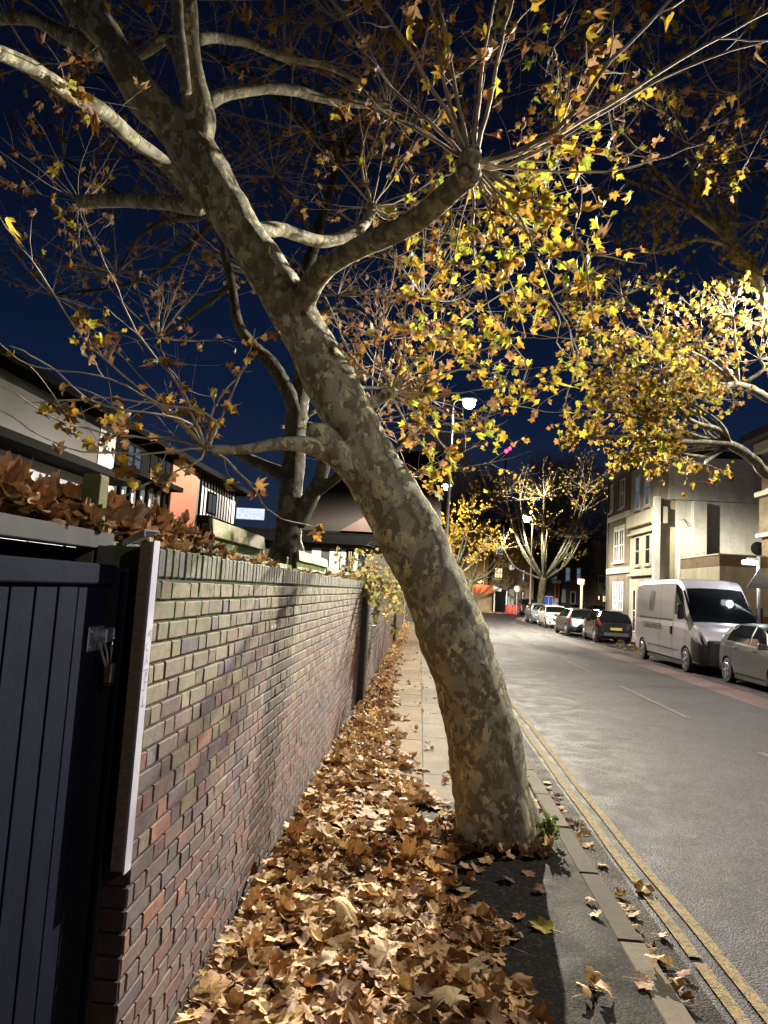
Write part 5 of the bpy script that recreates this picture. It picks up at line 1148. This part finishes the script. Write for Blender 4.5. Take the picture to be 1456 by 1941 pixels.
def plates(e,L,zr,zf,txt,rear=True,yr=None,yf=None,W=.52):
    b=MB(); yy=(yr if yr is not None else -L/2-.012); b.bevbox((-W/2,yy-.008,zr),(W/2,yy+.012,zr+.11),.004); p=b.build('rear_number_plate',M['plate_y'],e)
    if txt: text(p,txt,.105,(0,yy-.010,zr+.055),(R(90),0,0),'plastic')
    b=MB(); yy=(yf if yf is not None else L/2+.012); b.bevbox((-W/2,yy-.012,zf),(W/2,yy+.008,zf+.11),.004); b.build('front_number_plate',M['plate_w'],e)
def hatch(name,label,paintm,loc,cam_,L=4.0,W=1.72,H=1.47,txt=None,group='cars parked along the right kerb',lit=False,wr=.31):
    h2=L/2; k=H/1.47
    top=[(-h2,.52),(-h2+.03,.86*k),(-h2+.10,.98*k),(-h2+.30,1.28*k),(-h2+.52,1.41*k),(-h2+.95,1.465*k),(-.15,1.47*k),(.25,1.43*k),(.52,1.33*k),(1.12*h2/2,.985*k),(h2-.55,.90*k),(h2-.22,.80*k),(h2-.05,.66*k),(h2,.50)]
    belt=[(-h2,.85),(-h2+.3,.99*k),(0,.93*k),(.9,.89*k),(h2-.4,.84*k),(h2,.45)]
    half=[(-h2,W*.38),(-h2+.05,W*.44),(-h2+.18,W*.478),(-h2+.5,W*.497),(-.5,W*.5),(h2-.9,W*.497),(h2-.35,W*.47),(h2-.12,W*.41),(h2,W*.30)]
    roofh=[(-h2,W*.36),(-h2+.5,W*.345),(0,W*.365),(.6,W*.39),(1.2,W*.42),(h2,W*.4)]
    zb=[(-h2,.33),(-h2+.2,.22),(h2-.2,.2),(h2,.28)]
    B=Body(top,belt,half,roofh,zb,L); wy=(-h2+.70,h2-.78)
    gl=[dict(n='rear_window',m='carglass',y=(-h2+.13,-h2+.50),v=(8.15,11)),
        dict(n='windscreen',m='carglass',y=(.40,1.08*h2/2),v=(8.3,11)),
        dict(n='side_window',m='carglass',y=(lambda t:-.02+.0*t,lambda t:.98-.52*t),v=(6.2,8.1)),
        dict(n='side_window',m='carglass',y=(lambda t:-h2+.62+.12*t,lambda t:-.10),v=(6.2,8.1)),
        dict(n='headlight',m='lamp_glass',y=(lambda t:h2-.55+.1*t,lambda t:h2-.12-.0*t),v=(4.6,6.2)),
        dict(n='tail_light',m='tail',y=(-h2+.04,lambda t:-h2+.20+.05*t),v=(5.2,7.2),off=.010),
        dict(n='rear_bumper',m='plastic',y=(-h2+.005,-h2+.28),v=(1.2,2.9),off=.012),
        dict(n='door_seam',m='plastic',y=(.02,.032),v=(2.0,6.1),off=.003),dict(n='door_seam',m='plastic',y=(1.0,1.012),v=(2.0,6.0),off=.003),dict(n='door_seam',m='plastic',y=(-h2+.98,-h2+.992),v=(3.0,6.1),off=.003),
        dict(n='sill_trim',m='plastic',y=(wy[0]+.4,wy[1]-.4),v=(1.3,2.2),off=.004),
        dict(n='number',m='plastic',y=(h2-.10,h2-.02),v=(2.0,4.2),off=.004)]
    gl[-1]['n']='grille'
    def ex(e,B):
        mirrors(e,B,.85,W,paintm,.99*k); plates(e,L,.62 if not lit else .66,.42,txt)
        b=MB(); b.box((-.45,h2-.01,.46),(.45,h2+.012,.62)) ; b.build('grille',M['plastic'],e)
        for y in (.12,-.86):
            for s in (-1,1): b=MB(); b.bevbox((s*W/2-.012,y,.86*k),(s*W/2+.022,y+.16,.885*k),.006); b.build('door_handle',paintm if paintm is not M.get('grey_car') else M['chrome'],e)
        b=MB(); b.box((-.55,-h2-.018,.36),(.55,-h2+.02,.50)); b.build('bumper_insert',M['plastic'],e)
        b=MB(); b.tube([(-.35,-h2+.02,.98*k),(.0,-h2-.02,1.02*k),(.35,-h2+.02,.98*k)],.008,5); b.build('rear_wiper',M['plastic'],e)
        for s in (-1,1):
            b=MB(); b.bevbox((s*(W*.31)-.14,h2-.07,.60),(s*(W*.31)+.14,h2+.01,.73),.03); b.build('headlight',M['lamp_glass'],e)
    return vehicle(name,label,'car',B,paintm,loc,cam_,W,wy,wr,gl,ex,group)
M['car_black']=carpaint('car_paint_black',(.005,.005,.006),.0,.12); M['car_grey']=carpaint('car_paint_grey',(.085,.085,.09),.6,.3)
M['car_white']=carpaint('car_paint_white',(.62,.62,.60),.0,.3); M['car_blue']=carpaint('car_paint_bluegrey',(.14,.17,.21),.5,.3); M['car_green']=carpaint('car_paint_dark_grey',(.085,.095,.095),.55,.28)
M['van']=carpaint('van_paint_silver',(.30,.285,.31),.35,.38); M['car_dark']=carpaint('car_paint_dark',(.012,.012,.014),.2,.3)
ZR=-.098
hatch('parked_car','dark grey hatchback nearest at the right edge, nose towards the viewer',M['car_green'],(8.82,17.8,ZR),True,3.95,1.72,1.56)
hatch('parked_car','small black hatchback seen from behind, next to the van',M['car_black'],(8.98,35.0,ZR),False,3.6,1.66,1.53,'WD53 AVO')
hatch('parked_car','silver grey hatchback seen from behind, between the black and the white car',M['car_grey'],(8.62,39.7,ZR),False,4.3,1.80,1.46,'LR16 XKE')
hatch('parked_car','white hatchback facing the viewer, behind the silver grey one',M['car_white'],(9.0,48.4,ZR),True,4.0,1.72,1.47)
hatch('parked_car','blue grey car facing the viewer, farthest in the parked row',M['car_blue'],(9.0,54.3,ZR),True,4.1,1.74,1.50)
hatch('parked_car','black car with a yellow rear plate parked beyond the junction by the flats',M['car_dark'],(X(1004,75),77.0,ZR),False,4.4,1.95,1.75,group=None)
o=hatch('parked_car','dark car half hidden behind the silver grey hatchback at the junction',M['car_dark'],(X(1085,73),74,ZR),False,4.2,1.8,1.5,group=None); o.rotation_euler=(0,0,R(80))
o=hatch('parked_car','dark red tinted car behind the white sign post at the junction',carpaint('car_paint_maroon',(.06,.008,.01),.2,.3),(X(1128,71),72,ZR),False,4.2,1.8,1.5,group=None); o.rotation_euler=(0,0,R(78))
# the van
L=5.95; h2=L/2
top=[(-h2,2.45),(-h2+.06,2.64),(-h2+.2,2.70),(-1.5,2.74),(.9,2.74),(1.15,2.70),(1.42,2.54),(1.60,2.34),(2.30,1.50),(2.40,1.42),(2.66,1.32),(2.82,1.18),(2.93,1.0),(h2,.8)]
belt=[(-h2,1.42),(1.3,1.42),(2.1,1.38),(2.5,1.22),(2.8,1.05),(h2,.7)]
half=[(-h2,.97),(-h2+.05,1.0),(-2.6,1.02),(1.9,1.02),(2.3,1.01),(2.6,.98),(2.8,.92),(2.93,.82),(h2,.72)]
roofh=[(-h2,.90),(-2.7,.93),(1.0,.93),(1.5,.90),(2.2,.93),(h2,.8)]
zb=[(-h2,.34),(-h2+.2,.27),(h2-.3,.24),(h2,.26)]
VB=Body(top,belt,half,roofh,zb,L)
gl=[dict(n='windscreen',m='carglass',y=(1.50,2.34),v=(8.15,11)),
    dict(n='side_window',m='carglass',y=(lambda t:1.02,lambda t:2.12-.66*t),v=(6.35,8.05)),
    dict(n='front_bumper',m='plastic',y=(2.42,h2-.005),v=(1.1,4.6),off=.012),dict(n='front_bumper',m='plastic',y=(2.80,h2-.004),v=(4.6,6.6),off=.012),
    dict(n='headlight',m='lamp_glass',y=(lambda t:2.36+.06*t,lambda t:2.86-.14*t),v=(4.9,7.0),off=.018),
    dict(n='sill_trim',m='plastic',y=(-1.3,1.15),v=(1.2,1.9),off=.004),
    dict(n='side_moulding',m='chrome',y=(-h2+.1,.85),v=(6.0,6.10),off=.012),dict(n='side_moulding',m='van_l',y=(-h2+.1,.9),v=(8.05,8.35),off=.016),
    dict(n='side_moulding',m='plastic',y=(-1.35,1.3),v=(2.75,2.83),off=.006),
    dict(n='door_seam',m='plastic',y=(.92,.945),v=(2.0,8.2),off=.004),dict(n='door_seam',m='plastic',y=(-.25,-.235),v=(2.0,8.0),off=.004),dict(n='door_seam',m='plastic',y=(2.0,2.02),v=(3.2,6.2),off=.004),
    dict(n='tail_light',m='tail',y=(-h2+.02,-h2+.09),v=(4.8,7.0),off=.01)]
M['van_l']=carpaint('van_paint_edge',(.45,.44,.46),.2,.35)
def vex(e,B):
    mirrors(e,B,1.92,2.1,M['plastic'],1.70)
    for s in (-1,1):
        b=MB(); b.bevbox((s*1.13-.09,1.88,1.50),(s*1.13+.09,2.0,1.96),.03); b.build('mirror_arm',M['plastic'],e)
        b=MB(); b.bevbox((s*1.02-.01,.78,1.02),(s*1.02+.03,.90,1.26),.01); b.build('door_handle',M['plastic'],e)
        b=MB(); b.bevbox((s*.31-.29,h2+.031,.90),(s*.31+.29,h2+.045,.94),.01); b.build('grille_bar',M['chrome'],e)
    b=MB(); b.bevbox((-.74,h2-.06,.27),(.74,h2+.03,.98),.03); b.build('grille',M['plastic'],e)
    b=MB(); b.bevbox((-.55,h2-.02,.48),(-.03+.0,h2+.045,.59),.004); b.build('front_number_plate',M['plate_w'],e)
    b=MB(); b.bevbox((-.9,-h2-.015,.5),(.9,-h2+.02,2.2),.02); b.build('rear_door',M['van'],e)
    b=MB()                                                   # emblem of interlocking strokes
    yc,zc=-1.12,2.02
    def st(pts,w=.045):
        P=[Vector((y,z)) for y,z in pts]
        for i,(p,q_) in enumerate(zip(P,P[1:])):
            d=(q_-p).normalized(); n_=Vector((-d.y,d.x))*w/2; x=lambda v:B.pt(v.x,6.0+(v.y-1.3)/1.2*2+.0).x
            vs=[]
            for v in (p-d*.01+n_,p-d*.01-n_,q_+d*.01-n_,q_+d*.01+n_):
                # side panel x at this height
                r=B.ring(v.x); xx=float(np.interp(v.y,[z for _,z in r[1:9]],[x_ for x_,_ in r[1:9]])); vs.append((xx+.010+.0006*(i%2),v.x,v.y))
            b.add(vs,[(0,1,2,3)])
    k=lambda u,v:(yc-(u*.42),zc-(v*.36))    # u to the right in the picture when the van faces the viewer
    def arc(l): st([k(-u,v) for u,v in l])
    arc([(-.12,-.95),(-.42,-.35),(-.62,.25),(-.52,.72),(-.38,.88),(-.2,.62),(.42,-.42)])
    arc([(.02,.95),(.42,.35),(.62,-.25),(.52,-.72),(.38,-.88),(.2,-.62),(-.42,.42)])
    b.build('emblem',M['plastic'],e)
    r=B.ring(-1.1); xx=float(np.interp(1.08,[z for _,z in r[1:9]],[x_ for x_,_ in r[1:9]]))
    text(e,'CABLEFREER',.27,(xx+.012,-.98,1.20),(R(90),0,R(90)),'plastic',ext=.001,sx=1.25)
vehicle('delivery_van','tall silver grey delivery van with a dark emblem and lettering on its side','van',VB,M['van'],(8.76,23.35,ZR),True,2.04,(-h2+.98,h2-.97),.345,gl,vex)
# ------------------------------------------------------------------ sky, weak night sun, render settings
W=bpy.data.worlds.new('World'); sc.world=W; W.use_nodes=True; nt=W.node_tree; bg=nt.nodes['Background']
tc=nt.nodes.new('ShaderNodeTexCoord'); sp=nt.nodes.new('ShaderNodeSeparateXYZ'); nt.links.new(tc.outputs['Generated'],sp.inputs[0])
c=ramp(nt,sp.outputs[2],[(0.0,(.030,.036,.062)),(.10,(.014,.024,.052)),(.25,(.0042,.0115,.037)),(.5,(.0020,.0042,.014)),(1.0,(.0010,.0014,.004))])
n=noise(nt,2.2,5,.6,tc.outputs['Generated']); c=mix(nt,.35,c,ramp(nt,n.outputs[0],[(.35,(.75,.75,.8)),(.7,(1.25,1.2,1.15))]),'MULTIPLY')
nt.links.new(c,bg.inputs[0]); bg.inputs[1].default_value=1.0
sc.view_settings.view_transform='Standard'; sc.view_settings.look='None'; sc.view_settings.exposure=0.0; sc.view_settings.gamma=1.0
sc.render.engine='CYCLES'; cy=sc.cycles; cy.use_denoising=True
try: cy.denoiser='OPENIMAGEDENOISE'
except Exception: pass
cy.max_bounces=5; cy.diffuse_bounces=3; cy.glossy_bounces=3; cy.transmission_bounces=3; cy.sample_clamp_indirect=6
